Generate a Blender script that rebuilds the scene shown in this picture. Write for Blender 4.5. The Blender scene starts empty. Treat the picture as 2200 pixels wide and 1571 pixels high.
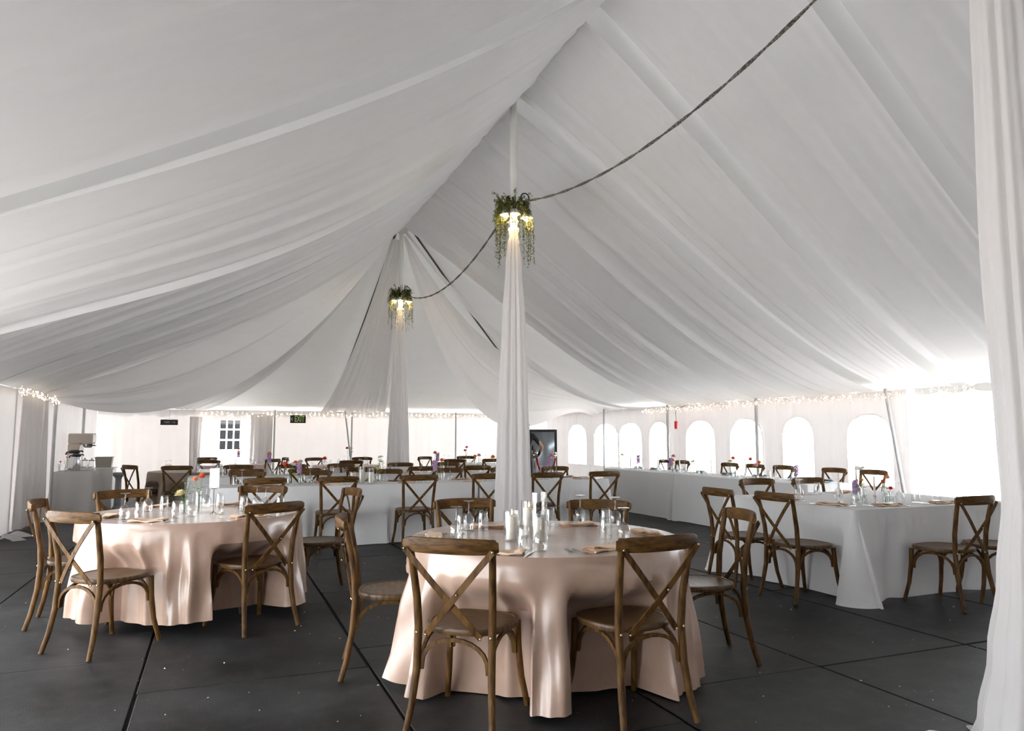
import bpy, math, random
from mathutils import Vector, Matrix

# ------------------------------------------------------------------ camera, world, sun, exposure
# Axes: x runs across the tent, y along its ridge, z up. The middle centre pole stands at the origin.
sc = bpy.context.scene
COL = sc.collection
R = math.radians
cd = bpy.data.cameras.new('camera')
cam = bpy.data.objects.new('camera', cd)
COL.objects.link(cam)
cam.location = (-3.3525, -8.2444, 1.37)
cam.rotation_euler = (R(90 + 5.656), 0, R(-22))
cd.sensor_width = 36
cd.sensor_fit = 'HORIZONTAL'
cd.lens = 36 * 1560 / 2200
cd.clip_start = 0.05
cd.clip_end = 300
sc.camera = cam

w = bpy.data.worlds.new('sky')
sc.world = w
w.use_nodes = True
bg = w.node_tree.nodes['Background']
bg.inputs[0].default_value = (0.92, 0.96, 1.0, 1)
bg.inputs[1].default_value = 8.0
sd = bpy.data.lights.new('sun_offscreen', 'SUN')
sd.energy = 22.0
sd.angle = R(3)
sd.color = (1.0, 0.94, 0.86)
sun = bpy.data.objects.new('sun_offscreen', sd)
COL.objects.link(sun)
sun.location = (-3, 42, 56)                    # in the open sky, above the frame
sun.rotation_euler = (R(-40), 0, R(-4))      # shines from beyond the far end wall

sc.view_settings.view_transform = 'Standard'
sc.view_settings.look = 'None'
sc.view_settings.gamma = 1
sc.view_settings.use_curve_mapping = False
sc.view_settings.exposure = 0.24
cy = sc.cycles
cy.max_bounces = 10
cy.diffuse_bounces = 5
cy.glossy_bounces = 3
cy.transmission_bounces = 8
cy.transparent_max_bounces = 20
cy.caustics_reflective = False
cy.caustics_refractive = False
cy.sample_clamp_indirect = 8
rnd = random.Random(7)

# ------------------------------------------------------------------ materials
MATS = {}


def nodes_of(name):
    m = bpy.data.materials.new(name)
    m.use_nodes = True
    nt = m.node_tree
    nt.nodes.clear()
    out = nt.nodes.new('ShaderNodeOutputMaterial')
    return m, nt, out


def noise(nt, scale, detail=4, rough=0.55, coord='Object', stretch=None):
    tc = nt.nodes.new('ShaderNodeTexCoord')
    n = nt.nodes.new('ShaderNodeTexNoise')
    n.inputs['Scale'].default_value = scale
    n.inputs['Detail'].default_value = detail
    n.inputs['Roughness'].default_value = rough
    src = tc.outputs[coord]
    if stretch:
        mp = nt.nodes.new('ShaderNodeMapping')
        mp.inputs['Scale'].default_value = stretch
        nt.links.new(src, mp.inputs['Vector'])
        src = mp.outputs['Vector']
    nt.links.new(src, n.inputs['Vector'])
    return n


def ramp(nt, fac, c0, c1, p0=0.35, p1=0.65):
    r = nt.nodes.new('ShaderNodeValToRGB')
    r.color_ramp.elements[0].position = p0
    r.color_ramp.elements[1].position = p1
    r.color_ramp.elements[0].color = (*c0, 1)
    r.color_ramp.elements[1].color = (*c1, 1)
    nt.links.new(fac, r.inputs['Fac'])
    return r.outputs['Color']


def bump(nt, height, strength, dist):
    b = nt.nodes.new('ShaderNodeBump')
    b.inputs['Strength'].default_value = strength
    b.inputs['Distance'].default_value = dist
    nt.links.new(height, b.inputs['Height'])
    return b.outputs['Normal']


def principled(name, c0, c1=None, rough=0.5, scale=6, metal=0.0, stretch=None, bmp=0.0, bscale=None,
               spec=0.5, sheen=0.0, coat=0.0, p0=0.35, p1=0.65, coord='Object', aniso=0.0):
    m, nt, out = nodes_of(name)
    p = nt.nodes.new('ShaderNodeBsdfPrincipled')
    nt.links.new(p.outputs[0], out.inputs[0])
    p.inputs['Roughness'].default_value = rough
    p.inputs['Metallic'].default_value = metal
    p.inputs['Specular IOR Level'].default_value = spec
    p.inputs['Sheen Weight'].default_value = sheen
    p.inputs['Coat Weight'].default_value = coat
    p.inputs['Anisotropic'].default_value = aniso
    n = noise(nt, scale, stretch=stretch, coord=coord)
    nt.links.new(ramp(nt, n.outputs['Fac'], c0, c1 or tuple(x * 0.93 for x in c0), p0, p1), p.inputs['Base Color'])
    if bmp:
        n2 = noise(nt, bscale or scale * 6, stretch=stretch, coord=coord)
        nt.links.new(bump(nt, n2.outputs['Fac'], bmp, 0.01), p.inputs['Normal'])
    MATS[name] = m
    return m


def fabric(name, col, trans_col, trans, bmp=0.15, bscale=9, stretch=None, sheer=0.0):
    """cloth that both reflects and lets light through"""
    m, nt, out = nodes_of(name)
    d = nt.nodes.new('ShaderNodeBsdfDiffuse')
    t = nt.nodes.new('ShaderNodeBsdfTranslucent')
    mx = nt.nodes.new('ShaderNodeMixShader')
    mx.inputs[0].default_value = trans
    n = noise(nt, 3.0, stretch=stretch)
    nt.links.new(ramp(nt, n.outputs['Fac'], tuple(x * 0.97 for x in col), col), d.inputs['Color'])
    t.inputs['Color'].default_value = (*trans_col, 1)
    if bmp:
        n2 = noise(nt, bscale, stretch=stretch)
        nb = bump(nt, n2.outputs['Fac'], bmp, 0.02)
        nt.links.new(nb, d.inputs['Normal'])
        nt.links.new(nb, t.inputs['Normal'])
    nt.links.new(d.outputs[0], mx.inputs[1])
    nt.links.new(t.outputs[0], mx.inputs[2])
    last = mx.outputs[0]
    if sheer:
        tr = nt.nodes.new('ShaderNodeBsdfTransparent')
        m2 = nt.nodes.new('ShaderNodeMixShader')
        m2.inputs[0].default_value = sheer
        nt.links.new(last, m2.inputs[1])
        nt.links.new(tr.outputs[0], m2.inputs[2])
        last = m2.outputs[0]
    nt.links.new(last, out.inputs[0])
    MATS[name] = m
    return m


def clear(name, tint, base_refl=0.04, rough=0.02, haze=0.0):
    """thin clear glass or vinyl: see-through with reflections that grow at grazing angles"""
    m, nt, out = nodes_of(name)
    tr = nt.nodes.new('ShaderNodeBsdfTransparent')
    tr.inputs[0].default_value = (*tint, 1)
    g = nt.nodes.new('ShaderNodeBsdfGlossy')
    g.inputs['Roughness'].default_value = rough
    lw = nt.nodes.new('ShaderNodeLayerWeight')
    lw.inputs['Blend'].default_value = 0.20
    mr = nt.nodes.new('ShaderNodeMapRange')
    mr.inputs['To Min'].default_value = base_refl
    mr.inputs['To Max'].default_value = 0.50
    nt.links.new(lw.outputs['Facing'], mr.inputs['Value'])
    mx = nt.nodes.new('ShaderNodeMixShader')
    nt.links.new(mr.outputs[0], mx.inputs[0])
    nt.links.new(tr.outputs[0], mx.inputs[1])
    nt.links.new(g.outputs[0], mx.inputs[2])
    last = mx.outputs[0]
    if haze:
        d = nt.nodes.new('ShaderNodeBsdfTranslucent')
        d.inputs[0].default_value = (0.9, 0.93, 0.93, 1)
        m2 = nt.nodes.new('ShaderNodeMixShader')
        m2.inputs[0].default_value = haze
        nt.links.new(last, m2.inputs[1])
        nt.links.new(d.outputs[0], m2.inputs[2])
        last = m2.outputs[0]
    nt.links.new(last, out.inputs[0])
    MATS[name] = m
    return m


def emit(name, col, strength):
    m, nt, out = nodes_of(name)
    e = nt.nodes.new('ShaderNodeEmission')
    e.inputs[0].default_value = (*col, 1)
    e.inputs[1].default_value = strength
    nt.links.new(e.outputs[0], out.inputs[0])
    MATS[name] = m
    return m


fabric('roof_vinyl', (0.74, 0.74, 0.73), (0.62, 0.62, 0.61), 0.016, bmp=0.05)
fabric('wall_vinyl', (0.86, 0.83, 0.82), (0.93, 0.87, 0.85), 0.050, bmp=0.12, bscale=4)
fabric('valance', (0.74, 0.74, 0.73), (0.7, 0.7, 0.7), 0.02, bmp=0.05)
fabric('liner', (0.885, 0.88, 0.885), (0.885, 0.88, 0.885), 0.30, bmp=0.10, bscale=5, stretch=(0.4, 3, 3))
fabric('sheer', (0.90, 0.875, 0.87), (0.92, 0.90, 0.89), 0.45, bmp=0.15, bscale=12, stretch=(3, 3, 0.3), sheer=0.06)
fabric('white_cloth', (0.88, 0.88, 0.885), (0.87, 0.87, 0.875), 0.14, bmp=0.20, bscale=14)
fabric('grey_cloth', (0.72, 0.705, 0.69), (0.45, 0.44, 0.43), 0.15, bmp=0.15, bscale=14)
fabric('napkin', (0.95, 0.75, 0.57), (0.8, 0.5, 0.36), 0.15, bmp=0.3, bscale=40)
fabric('blue_napkin', (0.45, 0.53, 0.62), (0.4, 0.5, 0.6), 0.1, bmp=0.3, bscale=40)
principled('satin', (0.475, 0.325, 0.25), (0.40, 0.268, 0.20), rough=0.25, scale=5, bmp=0.14, bscale=7, spec=0.9, sheen=0.1, aniso=0.4)
principled('taupe_satin', (0.30, 0.235, 0.17), (0.25, 0.19, 0.14), rough=0.40, scale=5, bmp=0.15, bscale=9, spec=0.6)
principled('rose_satin', (0.60, 0.44, 0.38), (0.54, 0.39, 0.34), rough=0.38, scale=5, bmp=0.15, bscale=9, spec=0.6)
principled('sequin', (0.62, 0.56, 0.50), (0.35, 0.30, 0.26), rough=0.3, scale=160, bmp=0.6, bscale=160, spec=0.8)
principled('wood', (0.030, 0.012, 0.0028), (0.175, 0.088, 0.024), rough=0.48, scale=7, stretch=(5, 5, 1.1), bmp=0.25, bscale=22, p0=0.28, p1=0.74, spec=0.2)
principled('wood_rail', (0.030, 0.012, 0.0028), (0.165, 0.082, 0.022), rough=0.48, scale=7, stretch=(1.1, 5, 6), bmp=0.25, bscale=22, p0=0.28, p1=0.74, spec=0.2)
principled('seat_wood', (0.060, 0.031, 0.012), (0.135, 0.076, 0.034), rough=0.36, scale=9, stretch=(1, 6, 1), bmp=0.12, bscale=18, spec=0.3)


def rubber():
    m, nt, out = nodes_of('mat_rubber')
    p = nt.nodes.new('ShaderNodeBsdfPrincipled')
    nt.links.new(p.outputs[0], out.inputs[0])
    p.inputs['Roughness'].default_value = 0.5
    p.inputs['Specular IOR Level'].default_value = 0.25
    geo = nt.nodes.new('ShaderNodeNewGeometry')
    def nz(scale, detail=5, rough=.6):
        n = nt.nodes.new('ShaderNodeTexNoise')
        n.inputs['Scale'].default_value = scale
        n.inputs['Detail'].default_value = detail
        n.inputs['Roughness'].default_value = rough
        nt.links.new(geo.outputs['Position'], n.inputs['Vector'])
        return n
    a = ramp(nt, nz(1.6).outputs['Fac'], (0.004, 0.0042, 0.0044), (0.040, 0.041, 0.043), .34, .78)
    b = ramp(nt, nz(9, 6, .7).outputs['Fac'], (0.0, 0.0, 0.0), (0.022, 0.021, 0.020), .48, .80)
    c = ramp(nt, nz(70, 2).outputs['Fac'], (0.0, 0.0, 0.0), (0.05, 0.05, 0.05), .66, .80)
    ad = nt.nodes.new('ShaderNodeMix'); ad.data_type = 'RGBA'; ad.blend_type = 'ADD'; ad.inputs[0].default_value = 1
    nt.links.new(a, ad.inputs[6]); nt.links.new(b, ad.inputs[7])
    ad2 = nt.nodes.new('ShaderNodeMix'); ad2.data_type = 'RGBA'; ad2.blend_type = 'ADD'; ad2.inputs[0].default_value = 1
    nt.links.new(ad.outputs[2], ad2.inputs[6]); nt.links.new(c, ad2.inputs[7])
    nt.links.new(ad2.outputs[2], p.inputs['Base Color'])
    nt.links.new(bump(nt, nz(160, 3).outputs['Fac'], .5, .004), p.inputs['Normal'])
    MATS['mat_rubber'] = m


rubber()
principled('subfloor', (0.008, 0.008, 0.008), rough=0.9, scale=5)
principled('brass', (0.62, 0.48, 0.28), rough=0.3, metal=1.0, scale=20)
principled('steel', (0.62, 0.62, 0.63), rough=0.22, metal=1.0, scale=30)
principled('chrome', (0.80, 0.80, 0.82), rough=0.12, metal=1.0, scale=10)
principled('pole_paint', (0.76, 0.76, 0.72), (0.70, 0.70, 0.66), rough=0.45, scale=4)
principled('side_pole', (0.55, 0.55, 0.55), (0.48, 0.48, 0.48), rough=0.4, scale=4)
principled('black', (0.012, 0.012, 0.013), (0.02, 0.02, 0.02), rough=0.45, scale=8)
principled('dark_metal', (0.03, 0.027, 0.023), (0.05, 0.045, 0.04), rough=0.45, metal=0.6, scale=12)
principled('wax', (0.88, 0.83, 0.74), (0.84, 0.78, 0.68), rough=0.45, scale=6)
principled('white_paint', (0.84, 0.83, 0.81), rough=0.4, scale=4)
principled('beige_enamel', (0.52, 0.45, 0.38), (0.48, 0.42, 0.36), rough=0.35, scale=4)
principled('grey_plastic', (0.34, 0.32, 0.28), rough=0.5, scale=5)
principled('blue_grey', (0.22, 0.26, 0.31), (0.18, 0.21, 0.26), rough=0.5, scale=8)
principled('red_velvet', (0.50, 0.010, 0.020), (0.36, 0.008, 0.015), rough=0.7, scale=20, sheen=0.5)
principled('red_plastic', (0.70, 0.02, 0.03), rough=0.4, scale=10)
principled('leaf', (0.060, 0.078, 0.012), (0.19, 0.20, 0.034), rough=0.55, scale=18)
fabric('leaf_bright', (0.22, 0.38, 0.05), (0.42, 0.62, 0.08), 0.45, bmp=0)
principled('stem', (0.12, 0.24, 0.05), (0.20, 0.32, 0.08), rough=0.5, scale=14)
principled('rope', (0.05, 0.048, 0.040), (0.22, 0.21, 0.18), rough=0.7, scale=60, bmp=0.5, bscale=80, p0=0.45, p1=0.55)
principled('strap', (0.07, 0.065, 0.055), (0.11, 0.10, 0.09), rough=0.8, scale=40)
principled('bounce_ground', (0.53, 0.53, 0.52), (0.60, 0.59, 0.59), rough=0.9, scale=1.5)  # stands for lawn, colour made pale to bounce fill light onto the ceiling
principled('siding', (0.85, 0.85, 0.84), rough=0.6, scale=3)
principled('skin', (0.52, 0.31, 0.22), (0.48, 0.28, 0.20), rough=0.5, scale=10)
principled('hair', (0.02, 0.014, 0.010), rough=0.5, scale=30)
principled('card', (0.86, 0.86, 0.86), rough=0.6, scale=5)
principled('plaster', (0.30, 0.31, 0.32), (0.36, 0.37, 0.38), rough=0.7, scale=12)
principled('mirror', (0.25, 0.28, 0.31), rough=0.05, metal=1.0, scale=3)
principled('dark_pane', (0.015, 0.016, 0.017), rough=0.06, scale=4, spec=0.5)
principled('exit_green', (0.45, 0.62, 0.20), rough=0.5, scale=5)
principled('chalk', (0.45, 0.45, 0.45), rough=0.9, scale=5)
principled('crumb', (0.45, 0.43, 0.40), (0.65, 0.63, 0.60), rough=0.8, scale=30)
for nm, c in (('coral', (0.85, 0.22, 0.12)), ('peach', (0.88, 0.42, 0.25)), ('red_bloom', (0.80, 0.06, 0.03)),
              ('lilac', (0.52, 0.36, 0.56)), ('cream', (0.85, 0.80, 0.52)), ('white_bloom', (0.86, 0.86, 0.80)),
              ('pink', (0.80, 0.40, 0.46)), ('orange', (0.88, 0.30, 0.06))):
    fabric(nm, c, c, 0.35, bmp=0)
clear('glass', (0.985, 0.99, 0.99), 0.06)
clear('glass_thick', (0.955, 0.97, 0.97), 0.09)
clear('window_vinyl', (0.96, 0.97, 0.96), 0.04, rough=0.08, haze=0.12)
emit('bulb', (1.0, 0.72, 0.36), 20)
emit('fairy', (1.0, 0.72, 0.45), 9)
emit('flame', (1.0, 0.55, 0.20), 14)


# ------------------------------------------------------------------ mesh helpers
class MB:
    def __init__(self):
        self.v = []
        self.f = []

    def add(self, vs, fs):
        o = len(self.v)
        self.v += [tuple(x) for x in vs]
        self.f += [tuple(i + o for i in q) for q in fs]

    def box(self, x0, x1, y0, y1, z0, z1, bev=0.0):
        if bev <= 0:
            vs = [(x, y, z) for z in (z0, z1) for y in (y0, y1) for x in (x0, x1)]
            self.add(vs, [(0, 2, 3, 1), (4, 5, 7, 6), (0, 1, 5, 4), (2, 6, 7, 3), (0, 4, 6, 2), (1, 3, 7, 5)])
            return
        b = bev
        def ring(e, z):
            return [(x0 + e, y0 + b if e < b else y0 + e, z)] if 0 else [
                (x0 + b, y0 + e, z), (x1 - b, y0 + e, z), (x1 - e, y0 + b, z), (x1 - e, y1 - b, z),
                (x1 - b, y1 - e, z), (x0 + b, y1 - e, z), (x0 + e, y1 - b, z), (x0 + e, y0 + b, z)]
        rings = [ring(b * 0.9, z0), ring(0, z0 + b), ring(0, z1 - b), ring(b * 0.9, z1)]
        self.loft(rings, close=True, caps=True)

    def loft(self, rings, close=True, caps=False):
        n = len(rings[0])
        vs = [p for r in rings for p in r]
        fs = []
        for i in range(len(rings) - 1):
            for j in range(n if close else n - 1):
                k = (j + 1) % n
                fs.append((i * n + j, i * n + k, (i + 1) * n + k, (i + 1) * n + j))
        if caps:
            fs.append(tuple(reversed(range(n))))
            fs.append(tuple((len(rings) - 1) * n + j for j in range(n)))
        self.add(vs, fs)

    def tube(self, pts, r, n=8, caps=True, flat=None, up=None):
        """round or flat (flat = width factor across the 'up' side) bar along pts"""
        P = [Vector(p) for p in pts]
        rr = r if isinstance(r, (list, tuple)) else [r] * len(P)
        rings = []
        prev = None
        for i, p in enumerate(P):
            t = (P[min(i + 1, len(P) - 1)] - P[max(i - 1, 0)]).normalized()
            if up is not None:
                u = Vector(up)
            elif prev is not None:
                u = prev
            else:
                u = Vector((0, 0, 1)) if abs(t.z) < 0.9 else Vector((1, 0, 0))
            s = (u - t * u.dot(t)).normalized()
            b = t.cross(s)
            prev = s
            fx = 1.0 if flat is None else flat
            rings.append([p + (s * math.cos(2 * math.pi * k / n) + b * (fx * math.sin(2 * math.pi * k / n))) * rr[i] for k in range(n)])
        self.loft(rings, close=True, caps=caps)

    def bar(self, pts, wd, th, up):
        """rectangular strip, wd wide at right angles to up, th thick along up"""
        P = [Vector(p) for p in pts]
        rings = []
        for i, p in enumerate(P):
            t = (P[min(i + 1, len(P) - 1)] - P[max(i - 1, 0)]).normalized()
            u = Vector(up)
            u = (u - t * u.dot(t)).normalized()
            s = t.cross(u)
            rings.append([p + s * wd / 2 + u * th / 2, p - s * wd / 2 + u * th / 2, p - s * wd / 2 - u * th / 2, p + s * wd / 2 - u * th / 2])
        self.loft(rings, close=True, caps=True)

    def lathe(self, prof, n=20, c=(0, 0, 0)):
        rings = [[(c[0] + r * math.cos(2 * math.pi * k / n), c[1] + r * math.sin(2 * math.pi * k / n), c[2] + z) for k in range(n)] for r, z in prof]
        self.loft(rings, close=True, caps=True)

    def ell(self, c, r, nu=12, nv=8):
        rings = []
        for i in range(1, nv):
            a = math.pi * i / nv
            rings.append([(c[0] + r[0] * math.sin(a) * math.cos(2 * math.pi * k / nu), c[1] + r[1] * math.sin(a) * math.sin(2 * math.pi * k / nu), c[2] - r[2] * math.cos(a)) for k in range(nu)])
        self.loft(rings, close=True, caps=True)

    def grid(self, fn, nu, nv):
        vs = [fn(i / nu, j / nv) for j in range(nv + 1) for i in range(nu + 1)]
        fs = [(j * (nu + 1) + i, j * (nu + 1) + i + 1, (j + 1) * (nu + 1) + i + 1, (j + 1) * (nu + 1) + i) for j in range(nv) for i in range(nu)]
        self.add(vs, fs)

    def mesh(self, name, mat, smooth=True):
        me = bpy.data.meshes.new(name)
        me.from_pydata(self.v, [], self.f)
        me.materials.append(MATS[mat])
        if smooth:
            me.polygons.foreach_set('use_smooth', [True] * len(me.polygons))
            try:
                me.set_sharp_from_angle(angle=R(38))
            except Exception:
                pass
        me.update()
        return me

    def build(self, name, mat, parent=None, smooth=True):
        o = bpy.data.objects.new(name, self.mesh(name, mat, smooth))
        COL.objects.link(o)
        if parent:
            o.parent = parent
        return o


def tag(o, label=None, cat=None, group=None, kind=None):
    if label:
        o['label'] = label
    if cat:
        o['category'] = cat
    if group:
        o['group'] = group
    if kind:
        o['kind'] = kind
    return o


def thing(name, label, cat, loc=(0, 0, 0), rz=0.0, group=None):
    o = bpy.data.objects.new(name, None)
    o.empty_display_size = 0.1
    COL.objects.link(o)
    o.location = loc
    o.rotation_euler = (0, 0, rz)
    return tag(o, label, cat, group)


def copy_tree(o, parent=None):
    c = o.copy()
    COL.objects.link(c)
    c.parent = parent
    for ch in KIDS.get(o.name, []):
        k = copy_tree(ch, c)
        KIDS.setdefault(c.name, []).append(k)
    return c


KIDS = {}


def register(root):
    """remember children once so that copying needs no scene search"""
    kids = [x for x in bpy.data.objects if x.parent == root]
    KIDS[root.name] = kids
    for k in kids:
        register(k)


def struct(name, mb, mat, smooth=False):
    return tag(mb.build(name, mat, None, smooth), kind='structure')


def smooth01(x):
    x = max(0.0, min(1.0, x))
    return x * x * (3 - 2 * x)


# ------------------------------------------------------------------ the tent: floor, roof, walls
HW, FAR, NEAR = 6.1, 12.2, -18.3
EAVE = 2.08
RIDGE = 5.66

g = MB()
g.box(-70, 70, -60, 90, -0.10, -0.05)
struct('ground', g, 'bounce_ground')
g = MB()
g.box(-HW - 0.05, HW + 0.05, NEAR, FAR + 0.05, -0.05, -0.014)
floor = struct('floor', g, 'subfloor')
g = MB()
g.box(-0.619, 0.619, -0.910, 0.910, -0.013, 0.0, bev=0.004)
mat_mesh = g.mesh('rubber_mat', 'mat_rubber', False)
rm = random.Random(3)
x = -3.71 - 0.6275 - 1.255
ci = 0
while x < HW - 0.5:
    off = {0: -3.05, 1: -3.05, 2: -1.9, 3: -5.15}.get(ci, -4.74)
    if ci >= 4 and ci % 2 == 1:
        off = -4.74 if ci < 6 else -4.1
    y = off + 0.915 - 1.83 * 4
    while y < FAR - 0.8:
        o = bpy.data.objects.new('rubber_mat', mat_mesh)
        COL.objects.link(o)
        o.parent = floor
        o.location = (x + rm.uniform(-.006, .006), y + rm.uniform(-.006, .006), rm.uniform(-0.001, 0.001))
        o.rotation_euler = (0, 0, rm.uniform(-.003, .003))
        y += 1.828
    x += 1.255
    ci += 1
# crumbs trodden into the mats
g = MB()
for i in range(420):
    a, b = rm.uniform(-5.2, 3.0), rm.uniform(-6.3, 1.0)
    s = rm.choice((.003, .004, .004, .006, .010)) * rm.uniform(.6, 1.2)
    an = rm.uniform(0, 3.1)
    c, d = math.cos(an) * s, math.sin(an) * s
    g.add([(a - c, b - d, .001), (a + d * .6, b - c * .6, .001), (a + c, b + d, .002), (a - d * .6, b + c * .6, .001), (a, b, .001 + s * .7)],
          [(0, 1, 4), (1, 2, 4), (2, 3, 4), (3, 0, 4)])
tag(g.build('floor_crumbs', 'crumb'), 'pale crumbs and flecks scattered over the black rubber mats', 'crumbs', kind='stuff')


def roof_z(x, y):
    """outer tent skin"""
    u = max(abs(x) / (HW + 0.02), max(0.0, (y - 6.1)) / 6.1)
    u = min(1.0, u)
    return EAVE + 0.06 + (RIDGE + 0.30 - EAVE - 0.06) * (1 - u) - 0.10 * math.sin(math.pi * u)


g = MB()
for sgn in (-1, 1):
    g.grid(lambda s, t: (sgn * t * (HW + 0.05), NEAR + s * (6.1 - NEAR), roof_z(t * HW, 0)), 30, 16)
    g.grid(lambda s, t: (sgn * t * (HW + 0.05), 6.1 + s * t * 6.15, roof_z(t * HW, 6.1 + s * t * 6.1)), 16, 16)
g.grid(lambda s, t: ((2 * s - 1) * t * (HW + 0.05), 6.1 + t * 6.15, roof_z(0, 6.1 + t * 6.1)), 30, 16)
ceiling = struct('ceiling', g, 'roof_vinyl', True)

# scalloped valance round the eave
g = MB()


def valance(p, q, n):
    L = (Vector(q) - Vector(p)).length
    def f(s, t):
        a = Vector(p).lerp(Vector(q), s)
        sc_ = abs(math.sin(math.pi * s * n))
        return (a.x, a.y, EAVE + 0.10 - t * (0.15 + 0.045 * sc_ ** 0.7))
    g.grid(f, n * 8, 3)


E1 = HW + 0.06
valance((E1, -6, 0), (E1, FAR + .06, 0), 40)
valance((-E1, 2, 0), (-E1, FAR + .06, 0), 24)
valance((-E1, FAR + .06, 0), (E1, FAR + .06, 0), 28)
vl = struct('trim_1', g, 'valance', True)


def wall_wave(s, amp):
    return amp * (math.sin(s * 7.1) + 0.6 * math.sin(s * 16.7 + 1.2) + 0.4 * math.sin(s * 31 + .4))


# right wall with arched clear windows (centre y, half width)
WINS = [(10.2, .58), (8.58, .64), (7.33, .52), (6.08, .43), (4.53, .49), (3.10, .46), (1.75, .38), (0.23, .43)]
WSILL, WSPR, WTOP = 0.62, 1.36, 1.73


def arch_z(dy, hw):
    k = min(1.0, abs(dy) / hw)
    return WSPR + (WTOP - WSPR) * math.sqrt(max(0.0, 1 - k ** 2.3))


g = MB()
ys = [-0.47 + i * (FAR + 0.47) / 254 for i in range(255)]
brk = sorted(set(ys + [c + s * h for c, h in WINS for s in (-1, 1)]))


def win_at(y):
    for c, h in WINS:
        if c - h - 1e-6 <= y <= c + h + 1e-6:
            return c, h
    return None


def wx(y, z):
    return HW - 0.01 + wall_wave(y, 0.012)


for y0, y1 in zip(brk[:-1], brk[1:]):
    wn = win_at((y0 + y1) / 2)
    lev = [[(0.0, 0.0), (EAVE, EAVE)]] if not wn else [[(0.0, 0.0), (WSILL, WSILL)], [(arch_z(y0 - wn[0], wn[1]), arch_z(y1 - wn[0], wn[1])), (EAVE, EAVE)]]
    for (a0, a1), (b0, b1) in lev:
        g.add([(wx(y0, a0), y0, a0), (wx(y1, a1), y1, a1), (wx(y1, b1), y1, b1), (wx(y0, b0), y0, b0)], [(0, 1, 2, 3)])
wall_right = struct('wall_right', g, 'wall_vinyl')
for i, (c, h) in enumerate(WINS):
    g = MB()
    n = 18
    vs = [(HW + 0.012, c - h, WSILL), (HW + 0.012, c + h, WSILL)] + [(HW + 0.012, c + h - 2 * h * k / n, arch_z(h - 2 * h * k / n, h)) for k in range(n + 1)]
    g.add(vs, [tuple(range(len(vs)))])
    o = struct('window_%d' % (i + 1), g, 'window_vinyl')
    f = MB()
    f.tube([(HW - 0.004, c - h, WSILL)] + [(HW - 0.004, c - h + 2 * h * k / n, arch_z(-h + 2 * h * k / n, h)) for k in range(n + 1)] + [(HW - 0.004, c + h, WSILL), (HW - 0.004, c - h, WSILL)], 0.010, 6)
    f.build('window_frame', 'wall_vinyl', o)

# far end wall, an opening at x -3.76 .. -2.53
g = MB()


def far_sheet(x0, x1, amp, n, zt=EAVE):
    g.grid(lambda s, t: (x0 + s * (x1 - x0), FAR - 0.01 + wall_wave(x0 + s * (x1 - x0), amp) * (1 - .6 * t), zt * t), n, 6)


far_sheet(-HW, -3.76, 0.035, 60)
far_sheet(-2.53, HW, 0.016, 160)
g.grid(lambda s, t: (-3.76 + s * 1.23, FAR, 1.84 + (EAVE - 1.84) * t), 10, 2)
struct('wall_back', g, 'wall_vinyl', True)
# left wall, from the corner to where the side stands open
g = MB()
g.grid(lambda s, t: (-HW + 0.01 + wall_wave(5.9 + s * 6.3, 0.03) * (1 - .5 * t), 4.3 + s * (FAR - 4.3), (EAVE + .06) * t), 110, 6)
struct('wall_left', g, 'wall_vinyl', True)
# walls of the rest of the tent, round the near end behind the camera
g = MB()
g.grid(lambda s, t: (HW, -18.3 + s * 14.8, EAVE * t), 30, 3)
g.grid(lambda s, t: (-HW, -18.3 + s * 10.3, EAVE * t), 20, 3)
g.grid(lambda s, t: (-HW, -0.4 + s * 4.8, EAVE * t), 12, 3)
g.grid(lambda s, t: (-HW + s * 2 * HW, NEAR, EAVE * t), 20, 3)
g.grid(lambda s, t: (-HW + s * 2 * HW, NEAR, EAVE + t * 3.6 * (1 - abs(2 * s - 1))), 24, 4)
struct('wall_front', g, 'wall_vinyl')


def curtain(name, p, q, ztop, zbot, pleats, amp, label, flare=0.0, mat='sheer', group=None):
    m = MB()
    P, Q = Vector(p), Vector(q)
    d = (Q - P).normalized()
    nrm = Vector((-d.y, d.x))
    def f(s, t):
        z = ztop + (zbot - ztop) * t
        b = P.lerp(Q, s)
        k = math.sin(s * math.pi * 2 * pleats + 0.8 * math.sin(t * 2 + s * 5)) + .4 * math.sin(s * 17 + t)
        off = nrm * amp * k * (0.6 + 0.6 * t) + (b - (P + Q) / 2) * flare * t
        return (b.x + off.x, b.y + off.y, z)
    m.grid(f, int(pleats * 14), 14)
    o = m.build(name, mat)
    return tag(o, label, 'curtain', group)


curtain('wall_curtain', (-6.02, 4.4), (-5.98, 5.35), 2.02, 0.03, 5, 0.035, 'white side wall curtain hanging beside the open side of the tent', mat='wall_vinyl')
curtain('wall_curtain', (-5.93, 5.42), (-6.0, 5.78), 2.05, 0.02, 3, 0.05, 'narrow bunched white curtain laced to the tent pole', mat='wall_vinyl')
curtain('doorway_curtain', (-4.02, 12.1), (-3.72, 12.12), 1.9, 0.02, 2.5, 0.04, 'white curtain tied back beside the house doorway opening', flare=-.3, mat='wall_vinyl')
curtain('doorway_curtain', (-2.55, 12.1), (-2.0, 12.12), 1.98, 0.02, 3, 0.035, 'white curtain panel between doorway opening and exit sign', mat='wall_vinyl')
g = MB()
g.grid(lambda s, t: (-6.0 + t * 0.35 * (0.6 + .4 * math.sin(s * 9)), 3.2 + s * .6, 0.012 + 0.05 * math.sin(math.pi * t) * (1 + .4 * math.sin(s * 14))), 16, 6)
tag(g.build('fallen_cloth', 'sheer'), 'loose white cloth lying on the floor by the open side', 'cloth')

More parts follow.
